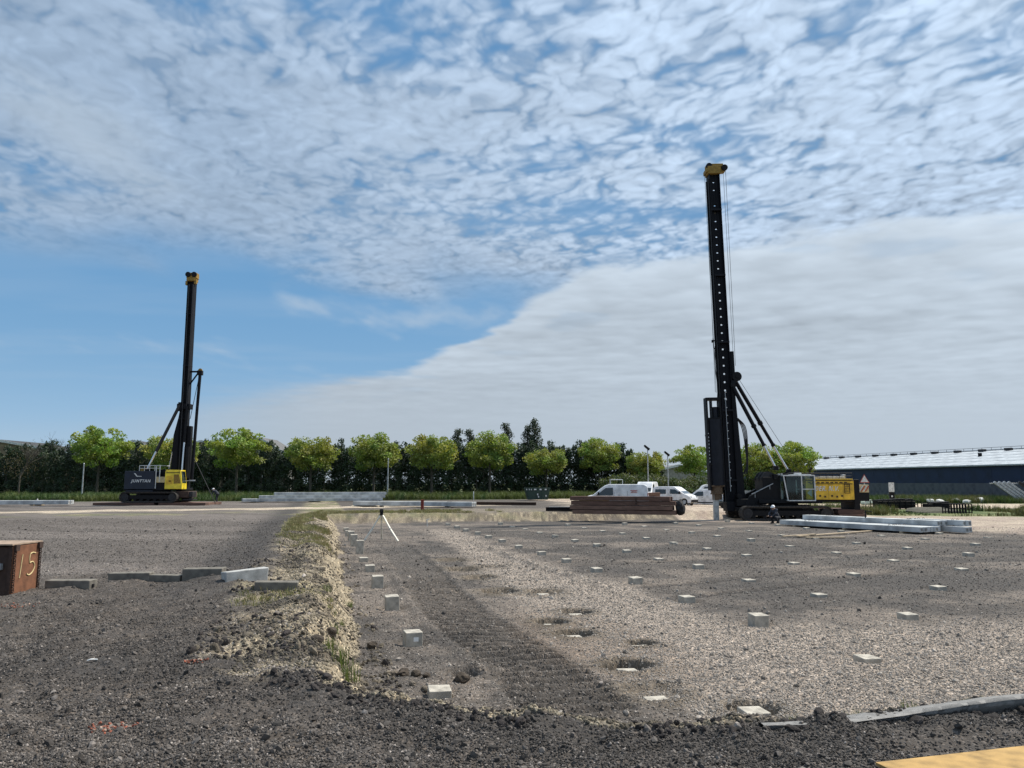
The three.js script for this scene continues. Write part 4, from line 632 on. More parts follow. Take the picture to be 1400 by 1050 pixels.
function row(x0, z0, x1, z1, y, w, n, label, group, m) { const L = Math.hypot(x1 - x0, z1 - z0), nx = (z1 - z0) / L, nz = -(x1 - x0) / L, s = nz < 0 ? 1 : -1; for (let k = 0; k < n; k++) { const j = rr(-0.12, 0.12), o = (w + 0.03) * k * s; pile(x0 + nx * o + j * nz * -1, z0 + nz * o, x1 + nx * o, z1 + nz * o + j, y, w, label, group, m); } }
function bearer(x, z, turn, w, y, label) { const o = mesh('bearer', [bx(w, 0.11, 0.14)], M.pine); o.position.set(x, y + 0.055, z); o.rotation.y = turn; tag(o, label, 'bearer', 'timber bearers under the piles'); }
{
  const y = PIT + 0.10, lab = 'long pale concrete pile in the stack in front of the yellow rig';
  row(17.0, -49.2, 21.6, -41.1, y, 0.28, 6, lab, 'precast piles stacked in front of the yellow rig'); row(18.6, -49.6, 23.0, -42.0, y + 0.29, 0.28, 3, 'concrete pile in the upper layer of the stack in front of the yellow rig', 'upper layer of piles in front of the yellow rig');
  row(22.4, -44.6, 24.0, -41.2, y - 0.02, 0.3, 2, 'short concrete pile beside the stack at the sand road', 'short piles beside the stack'); row(22.6, -44.4, 24.2, -41.6, y + 0.30, 0.3, 2, 'short concrete pile on top of the pair at the sand road', 'short piles on the pair');
  for (const f of [0.12, 0.5, 0.88]) bearer(lerp(17.6, 22.2, f) + 0.3, lerp(-49.4, -41.3, f) - 0.3, 0.55, 2.6, PIT, 'timber bearer under the stack in front of the yellow rig');
  const p1 = mesh('plank', [bx(7.1, 0.05, 0.22)], M.pine); p1.position.set(17.0, gy(17, -41) + 0.07, -41.0); p1.rotation.y = Math.atan2(4.6, 5.8) * 0.98; tag(p1, 'long pale plank on the gravel in front of the pile stack', 'plank');
  const p2 = mesh('plank', [bx(1.9, 0.05, 0.25)], M.pine); p2.position.set(15.2, gy(15.2, -37.9) + 0.05, -37.9); p2.rotation.y = 0.05; tag(p2, 'short plank lying flat near the long pale plank', 'plank'); const p3 = mesh('plank', [bx(2.0, 0.05, 0.2)], M.pine); p3.position.set(14.4, gy(14.4, -39.2) + 0.09, -39.2); p3.rotation.y = 0.35; p3.rotation.z = 0.03; tag(p3, 'short weathered plank under the end of the long plank', 'plank');
  const cl = mesh('lifting_clamp', [beam([0, 0, 0], [0.02, 0.42, 0], 0.07, 0.05), beam([0, 0.42, 0], [0.4, 0.36, 0], 0.06, 0.05)], M.black); cl.position.set(20.6, PIT + 0.66, -45.4); tag(cl, 'black lifting clamp on the upper layer of piles', 'clamp');
}
{
  const a = [-28.5, -82.2], b = [-14.6, -87.5]; row(...a, ...b, 0.1, 0.3, 5, 'concrete pile in the bottom layer of the long stack by the verge', 'bottom layer of the long stack'); row(-27.0, -83.0, -14.4, -87.9, 0.43, 0.3, 4, 'concrete pile in the middle layer of the long stack by the verge', 'middle layer of the long stack'); row(-25.6, -83.7, -14.3, -88.1, 0.76, 0.3, 3, 'concrete pile in the top layer of the long stack by the verge', 'top layer of the long stack');
  for (const f of [0.1, 0.5, 0.9]) bearer(lerp(a[0], b[0], f) - 0.2, lerp(a[1], b[1], f) - 0.8, Math.PI / 2 - 0.36, 2.2, 0.0, 'timber bearer under the long stack by the verge');
  row(-14.0, -68.8, -3.3, -65.3, 0.12, 0.36, 3, 'concrete pile lying behind the dark red post', 'piles lying behind the red post'); bearer(-11.5, -68.6, Math.PI / 2 + 0.3, 1.7, 0, 'timber bearer under the piles behind the red post'); bearer(-5.5, -66.6, Math.PI / 2 + 0.3, 1.7, 0, 'timber bearer under the piles behind the red post');
  row(-55, -69.3, -41.0, -72.0, 0.12, 0.36, 3, 'concrete pile in the low row near the bare tree', 'piles in the low row near the bare tree'); bearer(-44, -72, Math.PI / 2 - 0.2, 1.6, 0, 'timber bearer under the low row near the bare tree');
}
// timber mats: each mat four beams
function timberMat(x, y, z, L, turn, label, group, n = 4, w = 0.26, h = 0.27, name = 'timber_mat') {
  const t = thing(name, label, 'timber mat', [x, y, z], turn, group), ms = [M.hardwood, M.hardwoodB, M.hardwoodC];
  for (let k = 0; k < n; k++) mesh('beam', [bx(L + rr(-0.2, 0.1), h, w - 0.012, [rr(-0.04, 0.04), h / 2, (k - (n - 1) / 2) * w], [rr(-0.004, 0.004), 0, 0], 0.02)], ms[Math.floor(rnd() * 3)], t);
  for (const s of [-0.36, 0.02, 0.36]) mesh('tie_bolt', [cyl(0.022, 0.022, n * w + 0.02, [L * s, h / 2, 0], [Math.PI / 2, 0, 0], 8)], M.rustDark, t);
  return t;
}
{
  const turn = Math.atan2(2.44, 6.86) * 0.0 - Math.atan2(-52.6 + 54.8, 11.1 - 4.3), cx = 7.75, cz = -54.6, y0 = -0.08;
  const names = ['timber mat at the bottom of the brown stack in front of the van', 'second timber mat from the bottom of the brown stack', 'timber mat under the topmost one of the brown stack', 'topmost timber mat of the brown stack in front of the van'];
  names.forEach((l, k) => timberMat(cx + [0.1, -0.05, 0.06, -0.1][k], y0 + k * 0.315, cz, 7.25 - (k === 3 ? 0.15 : 0), turn + [0.004, -0.006, 0.003, 0][k], l, 'timber mats in the brown stack', 4, 0.28, 0.282));
  const notch = mesh('lifting_chain', [0, 1, 2, 3, 4].map((i) => place(new THREE.TorusGeometry(0.06, 0.02, 5, 10), [0, -i * 0.09, 0.02], [0, i % 2 ? Math.PI / 2 : 0, 0]))  , M.rustDark); notch.position.set(8.55, 1.0, -53.6); tag(notch, 'short rusty chain hanging on the side of the brown timber stack', 'chain');
  const tarp = mesh('black_tarpaulin', rough(0.62, 71, 0.8), M.rubber); tarp.position.set(11.55, 0.4, -53.3); tarp.scale.set(0.55, 1.1, 0.8); tag(tarp, 'crumpled black tarpaulin at the end of the brown timber stack', 'tarpaulin');
  timberMat(-38.4 + 0.0, 0.0, -74.6, 5.6, 0, 'timber mat under the tracks of the dark blue rig', 'mats under the dark blue rig', 5, 0.9, 0.24).position.x = -36.2; timberMat(-30.8, 0.0, -74.6, 4.4, 0.02, 'timber mat beside the front of the dark blue rig', 'mats under the dark blue rig', 5, 0.9, 0.24);
  timberMat(24.6, -0.45, -58.2, 2.1, 0.05, 'timber mat with a pale worn top behind the yellow rig', null, 4, 0.9, 0.32); timberMat(24.6, -0.12, -58.2, 2.1, 0.02, 'upper timber mat of the pair behind the yellow rig', null, 4, 0.9, 0.3);
  const tw = (x, y, z, L, w, turn, m, label, group) => { const o = mesh('timber', [bx(L, w, w)], m); o.position.set(x, y + w / 2, z); o.rotation.y = turn; tag(o, label, 'timber', group); };
  for (let k = 0; k < 5; k++) tw(6.0 + (k % 2) * 0.4, 0.3 + Math.floor(k / 2) * 0.2 + 0.2, -58.6 - (k % 2) * 0.25, 1.9, 0.19, 0.1, M.pineYellow, 'yellow timber in the heap in front of the white van bonnet', 'yellow timbers'); tw(6.2, 0, -58.7, 2.0, 0.5, 0.1, M.hardwood, 'dark timber base under the yellow timbers');
  for (let k = 0; k < 6; k++) tw(12.0 + (k % 2) * 0.1, Math.floor(k / 2) * 0.42, -68.8 - (k % 2) * 0.5, 2.2, 0.4, -0.1, k % 3 ? M.hardwoodB : M.pine, 'thick timber in the pile behind the van', 'thick timbers behind the van');
  const st = (x, z, L, turn, m, label) => { const o = mesh('steel_beam', [bx(L, 0.03, 0.24, [0, 0.015, 0]), bx(L, 0.24, 0.02, [0, 0.14, 0]), bx(L, 0.03, 0.24, [0, 0.265, 0])], m); o.position.set(x, gy(x, z) + 0.02, z); o.rotation.y = turn; tag(o, label, 'steel beam'); };
  st(-0.8, -73.5, 6.4, -0.3, M.rustDark, 'long rusty steel beam on the sand between piles and skip'); st(3.6, -57.5, 2.2, 0.0, M.black, 'short black steel beam beside the yellow timbers'); st(3.8, -58.4, 2.0, 0.1, M.galv, 'short grey steel beam behind the black one');
}
// skip
{
  const x = 3.0, z = -93, t = thing('skip_container', 'dark green skip with white reflective markings in front of the hedge', 'skip', [x, gy(x, z), z], 0.05);
  const gm = mat(0.022, 0.05, 0.036, 0.55, { tile: 1.5 });
  mesh('tub', [place(prism([[-1.15, 0.12], [1.15, 0.12], [1.5, 1.42], [-1.5, 1.42]], 0.06), [0, 0, 0.8]), place(prism([[-1.15, 0.12], [1.15, 0.12], [1.5, 1.42], [-1.5, 1.42]], 0.06), [0, 0, -0.86]), beam([-1.15, 0.12, 0], [-1.5, 1.42, 0], 1.66, 0.06), beam([1.15, 0.12, 0], [1.5, 1.42, 0], 1.66, 0.06), sb(2.3, 0.08, 1.66, 0, 0.1, 0)], gm, t);
  mesh('rim', [bx(3.1, 0.1, 0.1, [0, 1.44, 0.86]), bx(3.1, 0.1, 0.1, [0, 1.44, -0.86]), bx(0.1, 0.1, 1.7, [-1.5, 1.44, 0]), bx(0.1, 0.1, 1.7, [1.5, 1.44, 0])], gm, t);
  for (const s of [-1.15, -0.1, 0.55, 1.2]) mesh('rib', [bx(0.09, 1.25, 0.07, [s, 0.75, 0.92])], gm, t);
  for (const [s, w] of [[-1.3, 0.1], [-1.0, 0.1], [-0.75, 0.1], [-0.28, 0.3], [0.35, 0.25], [0.95, 0.22]]) mesh('reflector', [bx(w, 0.16, 0.02, [s, 1.3, 0.93])], M.offwhite, t); for (const [s, y] of [[0.0, 0.72], [0.1, 0.45], [1.0, 0.55]]) mesh('mark', [bx(0.14, 0.2, 0.02, [s, y, 0.965])], M.offwhite, t);
}
// ---------------------------------------------------------------- vehicles: vans seen from the side; nose towards -x
function van(name, label, [x, y, z], turn, { L = 5.2, H = 1.95, W = 1.95, glassRear = false, nose = 1.5, paint = M.white, marks = false } = {}) {
  const t = thing(name, label, name.includes('van') ? 'van' : 'car', [x, y, z], turn), h = L / 2, wx0 = -h + L * 0.17, wx1 = h - L * 0.2, r = 0.34;
  const s = new THREE.Shape(); s.moveTo(-h + 0.08, 0.28); s.lineTo(wx0 - r - 0.06, 0.28); s.absarc(wx0, 0.34, r + 0.06, Math.PI, 0, true); s.lineTo(wx1 - r - 0.06, 0.28); s.absarc(wx1, 0.34, r + 0.06, Math.PI, 0, true); s.lineTo(h - 0.04, 0.3);
  s.quadraticCurveTo(h, 0.4, h, 0.9); s.lineTo(h - 0.08, H - 0.25); s.quadraticCurveTo(h - 0.1, H - 0.04, h - 0.4, H); s.lineTo(-h + nose + 0.75, H); s.quadraticCurveTo(-h + nose + 0.45, H - 0.03, -h + nose + 0.25, H - 0.2); s.lineTo(-h + nose * 0.62, 1.12); s.quadraticCurveTo(-h + 0.25, 0.98, -h + 0.06, 0.78); s.quadraticCurveTo(-h - 0.02, 0.5, -h + 0.08, 0.28);
  const g = new THREE.ExtrudeGeometry(s, { depth: W - 0.16, bevelEnabled: true, bevelSize: 0.05, bevelThickness: 0.08, bevelSegments: 4, curveSegments: 12 }).translate(0, 0, -(W - 0.16) / 2);
  const p = g.attributes.position; for (let i = 0; i < p.count; i++) if (p.getY(i) > 1.0) p.setZ(i, p.getZ(i) * (1 - 0.10 * (p.getY(i) - 1.0) / (H - 1))); g.computeVertexNormals();
  mesh('body', toCreasedNormals(g, 0.6), paint, t);
  const side = (pts, m, nm) => { for (const sg of [1, -1]) { const q = prism(pts, 0.012, 0.004), P = q.attributes.position; for (let i = 0; i < P.count; i++) { const y = P.getY(i); P.setZ(i, sg * (W / 2 * (1 - (y > 1 ? 0.10 * (y - 1) / (H - 1) : 0)) + 0.006 + P.getZ(i) * sg)); } q.computeVertexNormals(); mesh(nm, q, m, t); } };
  side([[-h + nose * 0.78, 1.13], [-h + nose + 0.98, 1.16], [-h + nose + 0.98, H - 0.22], [-h + nose + 0.42, H - 0.24]], M.glass, 'side_window');
  if (glassRear) side([[h - L * 0.36, 1.14], [h - 0.3, 1.14], [h - 0.36, H - 0.24], [h - L * 0.36, H - 0.24]], M.glass, 'rear_side_window');
  const A = [-h + nose * 0.62 - 0.02, 1.17, 0], B = [-h + nose + 0.25 - 0.02, H - 0.19, 0]; mesh('windscreen', [beam(A, B, W - 0.36, 0.03)], M.glass, t);
  mesh('bumper', [bx(0.16, 0.3, W - 0.1, [-h + 0.04, 0.42, 0]), bx(0.14, 0.28, W - 0.1, [h - 0.03, 0.42, 0]), bx(L * 0.44, 0.12, 0.03, [0, 0.45, W / 2 + 0.005]), bx(L * 0.44, 0.12, 0.03, [0, 0.45, -W / 2 - 0.005])], M.black, t);
  mesh('rear_window', [bx(0.02, 0.5, W - 0.55, [h - 0.035, 1.4, 0], [0, 0, 0.1])], M.glass, t);
  for (const sg of [1, -1]) { mesh('headlight', [bx(0.22, 0.2, 0.3, [-h + 0.13, 0.82, sg * (W / 2 - 0.2)], [0, sg * 0.3, 0])], M.galv, t); mesh('tail_light', [bx(0.06, 0.5, 0.14, [h - 0.03, 1.05, sg * (W / 2 - 0.09)])], M.red, t); mesh('mirror', [bx(0.12, 0.24, 0.2, [-h + nose * 0.9, 1.28, sg * (W / 2 + 0.12)])], M.black, t); mesh('door_seam', [bx(0.012, 1.0, 0.008, [-h + nose + 1.06, 0.95, sg * (W / 2 + 0.004)]), bx(0.012, 1.05, 0.008, [-h + nose + 2.1, 0.97, sg * (W / 2 + 0.004)])], M.steelDark, t); mesh('door_handle', [bx(0.16, 0.04, 0.03, [-h + nose + 0.88, 1.02, sg * (W / 2 + 0.012)])], M.black, t); }
  for (const wx of [wx0, wx1]) for (const sg of [1, -1]) { const w = new THREE.Group(); w.name = 'wheel'; w.position.set(wx, r, sg * (W / 2 - 0.13)); t.add(w); mesh('tyre', [place(new THREE.TorusGeometry(r - 0.1, 0.1, 10, 24), [0, 0, 0]), cyl(r - 0.06, r - 0.06, 0.17, [0, 0, 0], [Math.PI / 2, 0, 0], 22)], M.rubber, w); mesh('rim', [cyl(0.2, 0.2, 0.19, [0, 0, 0], [Math.PI / 2, 0, 0], 18), cyl(0.06, 0.06, 0.21, [0, 0, 0], [Math.PI / 2, 0, 0], 10)], M.galv, w); }
  if (marks) { mesh('sign_writing', [bx(0.55, 0.045, 0.006, [h - 1.1, 1.52, W / 2 * 0.955 + 0.008]), bx(0.42, 0.03, 0.006, [h - 1.1, 1.43, W / 2 * 0.965 + 0.008]), bx(0.5, 0.03, 0.006, [h - 1.1, 1.37, W / 2 * 0.97 + 0.008])], M.red, t); mesh('roof_rack', [bar([-h + 2.3, H + 0.02, -0.6], [-h + 2.3, H + 0.42, -0.6], 0.03), bar([-h + 2.3, H + 0.02, 0.6], [-h + 2.3, H + 0.42, 0.6], 0.03), bar([-h + 3.3, H + 0.02, -0.6], [-h + 3.3, H + 0.42, -0.6], 0.03), bar([-h + 2.3, H + 0.42, -0.6], [-h + 3.3, H + 0.42, -0.6], 0.03), bar([-h + 2.3, H + 0.42, 0.6], [-h + 2.3, H + 0.42, -0.6], 0.03)], M.galv, t); }
  return t;
}
van('white_van', 'white panel van parked behind the brown timber stack', [8.1, gy(8.1, -61.5), -61.5], -0.10, { marks: true });
van('white_van', 'small white van with dark rear side window beside the lamp posts', [17.0, gy(17, -80), -81], 2.5, { L: 4.3, H: 1.85, W: 1.8, glassRear: true, nose: 1.3 });
van('white_van', 'white panel van parked close to the hammer of the yellow rig', [20.9, gy(20.9, -84.5), -84.5], -0.25, { L: 4.5, H: 1.85, W: 1.85, nose: 1.2 });
van('dark_car', 'dark car parked behind the mast of the yellow rig', [23.4, gy(23.4, -80), -80.2], 0.2, { L: 4.2, H: 1.45, W: 1.75, glassRear: true, paint: mat(0.02, 0.022, 0.026, 0.35, { tile: 2, clearcoat: 0.8 }), nose: 1.4 });
van('white_van', 'white high roof van parked at the back, behind the other white vans', [23.8, gy(23.8, -93), -93.5], -0.1, { L: 5.2, H: 2.35, W: 1.95 });
van('white_van', 'white van with tall rounded roof just behind the small white van', [15.6, gy(15.6, -90), -90], 1.2, { L: 5.0, H: 2.25, W: 1.95 });

// ---------------------------------------------------------------- people, one continuous body each
function field(prims, cellSize, kBlend) {                            // prims: [a, b, ra, rb] tapered capsules -> one surface
  const lo = V(9, 9, 9), hi = V(-9, -9, -9); for (const [a, b, ra, rb] of prims) for (const [q, r] of [[a, ra], [b, rb]]) { lo.min(V(q[0] - r, q[1] - r, q[2] - r)); hi.max(V(q[0] + r, q[1] + r, q[2] + r)); }
  const size = Math.max(hi.x - lo.x, hi.y - lo.y, hi.z - lo.z) * 1.12 + cellSize * 4, c = lo.clone().add(hi).multiplyScalar(0.5), res = Math.min(110, Math.ceil(size / cellSize)), mc = new MarchingCubes(res, new THREE.MeshStandardMaterial(), false, false, 120000); mc.isolation = 0;
  const half = res / 2, at = (i) => (i - half) / half * size / 2;
  for (let k = 0; k < res; k++) for (let j = 0; j < res; j++) for (let i = 0; i < res; i++) {
    const x = at(i) + c.x, y = at(j) + c.y, z = at(k) + c.z; let d = 1e3;
    for (const [a, b, ra, rb] of prims) { const bx_ = b[0] - a[0], by = b[1] - a[1], bz = b[2] - a[2], l = bx_ * bx_ + by * by + bz * bz || 1e-9, t = Math.min(1, Math.max(0, ((x - a[0]) * bx_ + (y - a[1]) * by + (z - a[2]) * bz) / l)), e = Math.hypot(x - a[0] - bx_ * t, y - a[1] - by * t, z - a[2] - bz * t) - lerp(ra, rb, t), h = Math.max(0, 1 - Math.abs(d - e) / kBlend); d = Math.min(d, e) - h * h * kBlend * 0.25; }
    mc.field[i + j * res + k * res * res] = -d;
  }
  mc.update(); const n = mc.count, g = new THREE.BufferGeometry(); g.setAttribute('position', new THREE.BufferAttribute(mc.positionArray.slice(0, n * 3), 3)); g.setAttribute('normal', new THREE.BufferAttribute(mc.normalArray.slice(0, n * 3), 3));
  g.scale(size / 2, size / 2, size / 2).translate(c.x, c.y, c.z); g.setAttribute('uv', new THREE.BufferAttribute(new Float32Array(n * 2), 2)); return g;
}
function hand(w, dir, side) {                                        // palm and five bent fingers pointing along dir
  const D = V(...dir).normalize(), S = V(...side).normalize(), U = D.clone().cross(S), q = (a, b, c) => V(...w).addScaledVector(D, a).addScaledVector(S, b).addScaledVector(U, c).toArray(), out = [[q(0, 0, 0), q(0.055, 0, 0), 0.03, 0.034]];
  [[-0.03, 0.075], [-0.01, 0.085], [0.01, 0.08], [0.03, 0.062]].forEach(([s, l]) => out.push([q(0.06, s, 0), q(0.06 + l * 0.55, s * 1.1, -0.012), 0.010, 0.009], [q(0.06 + l * 0.55, s * 1.1, -0.012), q(0.06 + l * 0.8, s * 1.1, -0.045), 0.009, 0.008])); out.push([q(0.02, -0.03, 0), q(0.055, -0.06, -0.015), 0.013, 0.010], [q(0.055, -0.06, -0.015), q(0.08, -0.055, -0.03), 0.010, 0.009]); return out;
}
function person(label, [x, y, z], turn, J, colours) {
  const t = thing('person', label, 'person', [x, y, z], turn), T = (n, a, b, ra, rb) => [J[a], J[b], ra, rb];
  const body = [T(0, 'pelvis', 'belly', 0.15, 0.145), T(0, 'belly', 'chest', 0.145, 0.16), T(0, 'chest', 'neck', 0.13, 0.06), T(0, 'neck', 'head', 0.055, 0.07), [J.head, [J.head[0] + 0.02, J.head[1] + 0.08, J.head[2]], 0.092, 0.098], [J.head, [J.head[0] + 0.105, J.head[1] - 0.005, J.head[2]], 0.03, 0.014]];
  for (const s of ['L', 'R']) body.push(T(0, 'neck', 'sh' + s, 0.06, 0.085), T(0, 'sh' + s, 'el' + s, 0.07, 0.052), T(0, 'el' + s, 'wr' + s, 0.05, 0.036), T(0, 'pelvis', 'hip' + s, 0.13, 0.12), T(0, 'hip' + s, 'kn' + s, 0.11, 0.075), T(0, 'kn' + s, 'an' + s, 0.075, 0.055), T(0, 'an' + s, 'to' + s, 0.06, 0.045));
  const gs = [field(body, 0.02, 0.07)]; for (const s of ['L', 'R']) { const w = J['wr' + s], e = J['el' + s]; gs.push(field(hand(w, [w[0] - e[0], w[1] - e[1], w[2] - e[2]], [0, 0, 1]), 0.005, 0.008)); }
  const g = mergeGeometries(gs.map(clean)), p = g.attributes.position, col = new Float32Array(p.count * 3), near = (i, a, b) => { const A = V(...J[a]), B = V(...J[b]), P = V(p.getX(i), p.getY(i), p.getZ(i)), c = new THREE.Line3(A, B).closestPointToPoint(P, true, V(0, 0, 0)); return c.distanceTo(P); };
  for (let i = 0; i < p.count; i++) {
    const leg = Math.min(...['L', 'R'].flatMap((s) => [near(i, 'hip' + s, 'kn' + s), near(i, 'kn' + s, 'an' + s)])), foot = Math.min(near(i, 'anL', 'toL'), near(i, 'anR', 'toR')), head = near(i, 'neck', 'head') , tor = Math.min(near(i, 'pelvis', 'chest'), near(i, 'shL', 'elL'), near(i, 'shR', 'elR'), near(i, 'elL', 'wrL') , near(i, 'elR', 'wrR')), hd = Math.hypot(p.getX(i) - J.head[0], p.getY(i) - J.head[1], p.getZ(i) - J.head[2]), hn = Math.min(Math.hypot(...[0, 1, 2].map((k) => p.array[i * 3 + k] - J.wrL[k])), Math.hypot(...[0, 1, 2].map((k) => p.array[i * 3 + k] - J.wrR[k])));
    const c = hd < 0.14 || (hn < 0.2 && i >= gs[0].attributes.position.count) ? [0.42, 0.26, 0.19] : foot < 0.09 && foot < leg + 0.02 ? [0.03, 0.022, 0.018] : leg < tor ? colours.trousers : colours.jacket; col.set(c, i * 3);
  }
  g.setAttribute('color', new THREE.BufferAttribute(col, 3)); const m = shade(new THREE.Mesh(g, new THREE.MeshStandardMaterial({ vertexColors: true, roughness: 0.85 }))); m.name = 'body'; t.add(m);
  const hx = new THREE.Group(); hx.name = 'helmet'; hx.position.set(J.head[0] + 0.01, J.head[1] + 0.06, J.head[2]); hx.rotation.z = J.tilt; t.add(hx); mesh('shell', [new THREE.SphereGeometry(0.135, 20, 10, 0, Math.PI * 2, 0, Math.PI / 2).scale(1.1, 1, 0.95)], M.white, hx); mesh('brim', [cyl(0.15, 0.15, 0.016, [0.03, 0, 0], null, 22)], M.white, hx);
  for (const s of [1, -1]) { mesh('eye', [place(new THREE.SphereGeometry(0.012, 8, 6), [J.head[0] + 0.092, J.head[1] + 0.025, J.head[2] + s * 0.034])], M.black, t); mesh('ear', [place(new THREE.SphereGeometry(0.026, 8, 6).scale(0.7, 1.1, 0.35), [J.head[0] - 0.01, J.head[1] + 0.01, J.head[2] + s * 0.095])], M.skin, t); }
  mesh('mouth', [bx(0.012, 0.012, 0.045, [J.head[0] + 0.092, J.head[1] - 0.05, J.head[2]])], M.red, t); return t;
}
// bending forward beside the dark blue rig, towards it
person('person in dark work clothes and white helmet bending forward beside the dark blue rig', [-31.6, gy(-31.6, -83), -83], Math.PI - 0.3, { pelvis: [-0.12, 0.93, 0], belly: [0.0, 1.05, 0], chest: [0.2, 1.2, 0], neck: [0.34, 1.30, 0], head: [0.44, 1.34, 0], shL: [0.27, 1.24, 0.19], shR: [0.27, 1.24, -0.19], elL: [0.36, 0.98, 0.24], elR: [0.38, 0.98, -0.24], wrL: [0.46, 0.76, 0.16], wrR: [0.48, 0.76, -0.16], hipL: [-0.12, 0.9, 0.1], hipR: [-0.12, 0.9, -0.1], knL: [0.04, 0.5, 0.13], knR: [-0.06, 0.5, -0.13], anL: [0.0, 0.09, 0.15], anR: [-0.16, 0.09, -0.14], toL: [0.16, 0.05, 0.17], toR: [0.0, 0.05, -0.16], tilt: -0.5 }, { jacket: [0.03, 0.035, 0.05], trousers: [0.018, 0.02, 0.026] });
// crouching in front of the track of the yellow rig
person('person in dark work clothes and white helmet crouching in front of the yellow rig', [17.55, gy(17.55, -51.9), -51.9], Math.PI + 0.5, { pelvis: [-0.2, 0.38, 0], belly: [-0.12, 0.55, 0], chest: [0.04, 0.78, 0], neck: [0.12, 0.95, 0], head: [0.17, 1.04, 0], shL: [0.08, 0.9, 0.2], shR: [0.08, 0.9, -0.2], elL: [0.24, 0.66, 0.28], elR: [0.26, 0.66, -0.26], wrL: [0.46, 0.52, 0.16], wrR: [0.46, 0.50, -0.14], hipL: [-0.2, 0.36, 0.1], hipR: [-0.2, 0.36, -0.1], knL: [0.26, 0.5, 0.2], knR: [0.22, 0.42, -0.2], anL: [0.05, 0.09, 0.17], anR: [-0.08, 0.09, -0.17], toL: [0.22, 0.05, 0.19], toR: [0.1, 0.05, -0.19], tilt: -0.25 }, { jacket: [0.035, 0.04, 0.055], trousers: [0.02, 0.022, 0.03] });

// ---------------------------------------------------------------- trees
const leafM = new THREE.MeshPhysicalMaterial({ vertexColors: true, roughness: 0.85, transmission: 0.45, thickness: 0, side: THREE.DoubleSide });
function leaves(clumps, perClump, size, tint, spread = 1) {         // many small leaf-sized faces spread through clumps
  const pos = [], nor = [], col = [], uv = [];
  for (const [cx, cy, cz, cr, ch = cr] of clumps) {
    const shadeN = rr(0.8, 1.2), warm = rr(0.8, 1.25);
    for (let i = 0; i < perClump; i++) {
      const a = rr(0, 6.283), e = Math.asin(rr(-1, 1)), q = Math.cbrt(rr(0.12, 1)) * (1 + rr(-0.15, 0.2) * spread), x = cx + Math.cos(a) * Math.cos(e) * q * cr, y = cy + Math.sin(e) * q * ch, z = cz + Math.sin(a) * Math.cos(e) * q * cr;
      const n = V(rr(-1, 1), rr(-0.3, 1.2), rr(-1, 1)).normalize(), t = V(rr(-1, 1), rr(-1, 0.4), rr(-1, 1)).cross(n).normalize(), b = n.clone().cross(t), s = size * rr(0.6, 1.25), w = s * 0.5;
      const P = [[-s, 0], [0, -w], [s, 0], [0, w]].map(([u, v]) => [x + t.x * u + b.x * v, y + t.y * u + b.y * v, z + t.z * u + b.z * v]);
      for (const k of [0, 1, 2, 0, 2, 3]) { pos.push(...P[k]); nor.push(n.x, n.y, n.z); uv.push(0, 0); }
      const k = shadeN * rr(0.75, 1.25), c = [tint[0] * k * warm, tint[1] * k, tint[2] * k]; for (let j = 0; j < 6; j++) col.push(...c);
    }
  }
  const g = new THREE.BufferGeometry(); g.setAttribute('position', new THREE.Float32BufferAttribute(pos, 3)); g.setAttribute('normal', new THREE.Float32BufferAttribute(nor, 3)); g.setAttribute('uv', new THREE.Float32BufferAttribute(uv, 2)); g.setAttribute('color', new THREE.Float32BufferAttribute(col, 3)); return g;
}
const leafMesh = (g, parent, name = 'crown') => { const m = shade(new THREE.Mesh(g, leafM)); m.name = name; parent.add(m); return m; };
function limbs(h0, top, r, n, reach) { const gs = [bar([0, -0.3, 0], [0.05, h0, 0], r * 1.25, r, 10), bar([0.05, h0, 0], [0.1, top, 0.1], r, r * 0.25, 8)]; for (let i = 0; i < n; i++) { const a = i * 2.4 + rr(-0.4, 0.4), y = lerp(h0 * 0.95, top * 0.85, i / n), q = reach * rr(0.55, 0.95) * (1 - 0.4 * i / n), m = [Math.cos(a) * q * 0.5, y + rr(0.6, 1.1), Math.sin(a) * q * 0.5], e = [Math.cos(a) * q, y + rr(1.2, 2.6), Math.sin(a) * q]; gs.push(bar([0.05, y, 0.03], m, r * 0.42, r * 0.28, 6), bar(m, e, r * 0.28, r * 0.08, 5)); } return gs; }
function roundTree(rx, ry, cy, trunk, tint, dens = 1) {
  const t = new THREE.Group(); mesh('trunk', limbs(trunk, cy + ry * 0.6, 0.15, 11, rx * 0.9), M.bark, t);
  const cl = []; for (let i = 0; i < 88; i++) { const a = rr(0, 6.283), e = Math.asin(rr(-0.85, 1)), q = Math.pow(rnd(), 0.42), sq = (Math.sin(e) < 0 ? 0.85 : 1) * (1 + 0.16 * (vn(a * 1.3 + rx * 7, e * 2) - 0.5)); cl.push([Math.cos(a) * Math.cos(e) * q * rx * 0.84 * sq, cy + Math.sin(e) * q * ry * 0.82, Math.sin(a) * Math.cos(e) * q * rx * 0.84 * sq, rr(0.55, 1.0), rr(0.42, 0.72)]); }
  leafMesh(leaves(cl, Math.round(105 * dens), 0.19, tint), t); return t;
}
const TINT = [0.25, 0.34, 0.035];
const protos = [roundTree(4.3, 3.6, 6.9, 3.4, TINT), roundTree(4.0, 3.3, 6.3, 3.2, [0.27, 0.325, 0.042], 0.95), roundTree(3.9, 3.4, 6.5, 3.0, [0.235, 0.315, 0.038], 1)];
const addTree = (proto, x, z, turn, s, name, label, group) => { const c = proto.clone(); c.name = numbered(name); c.position.set(x, gy(x, z) - 0.05, z); c.rotation.y = turn; c.scale.set(...[].concat(s, s, s).slice(0, 3)); scene.add(c); return tag(c, label, 'tree', group); };
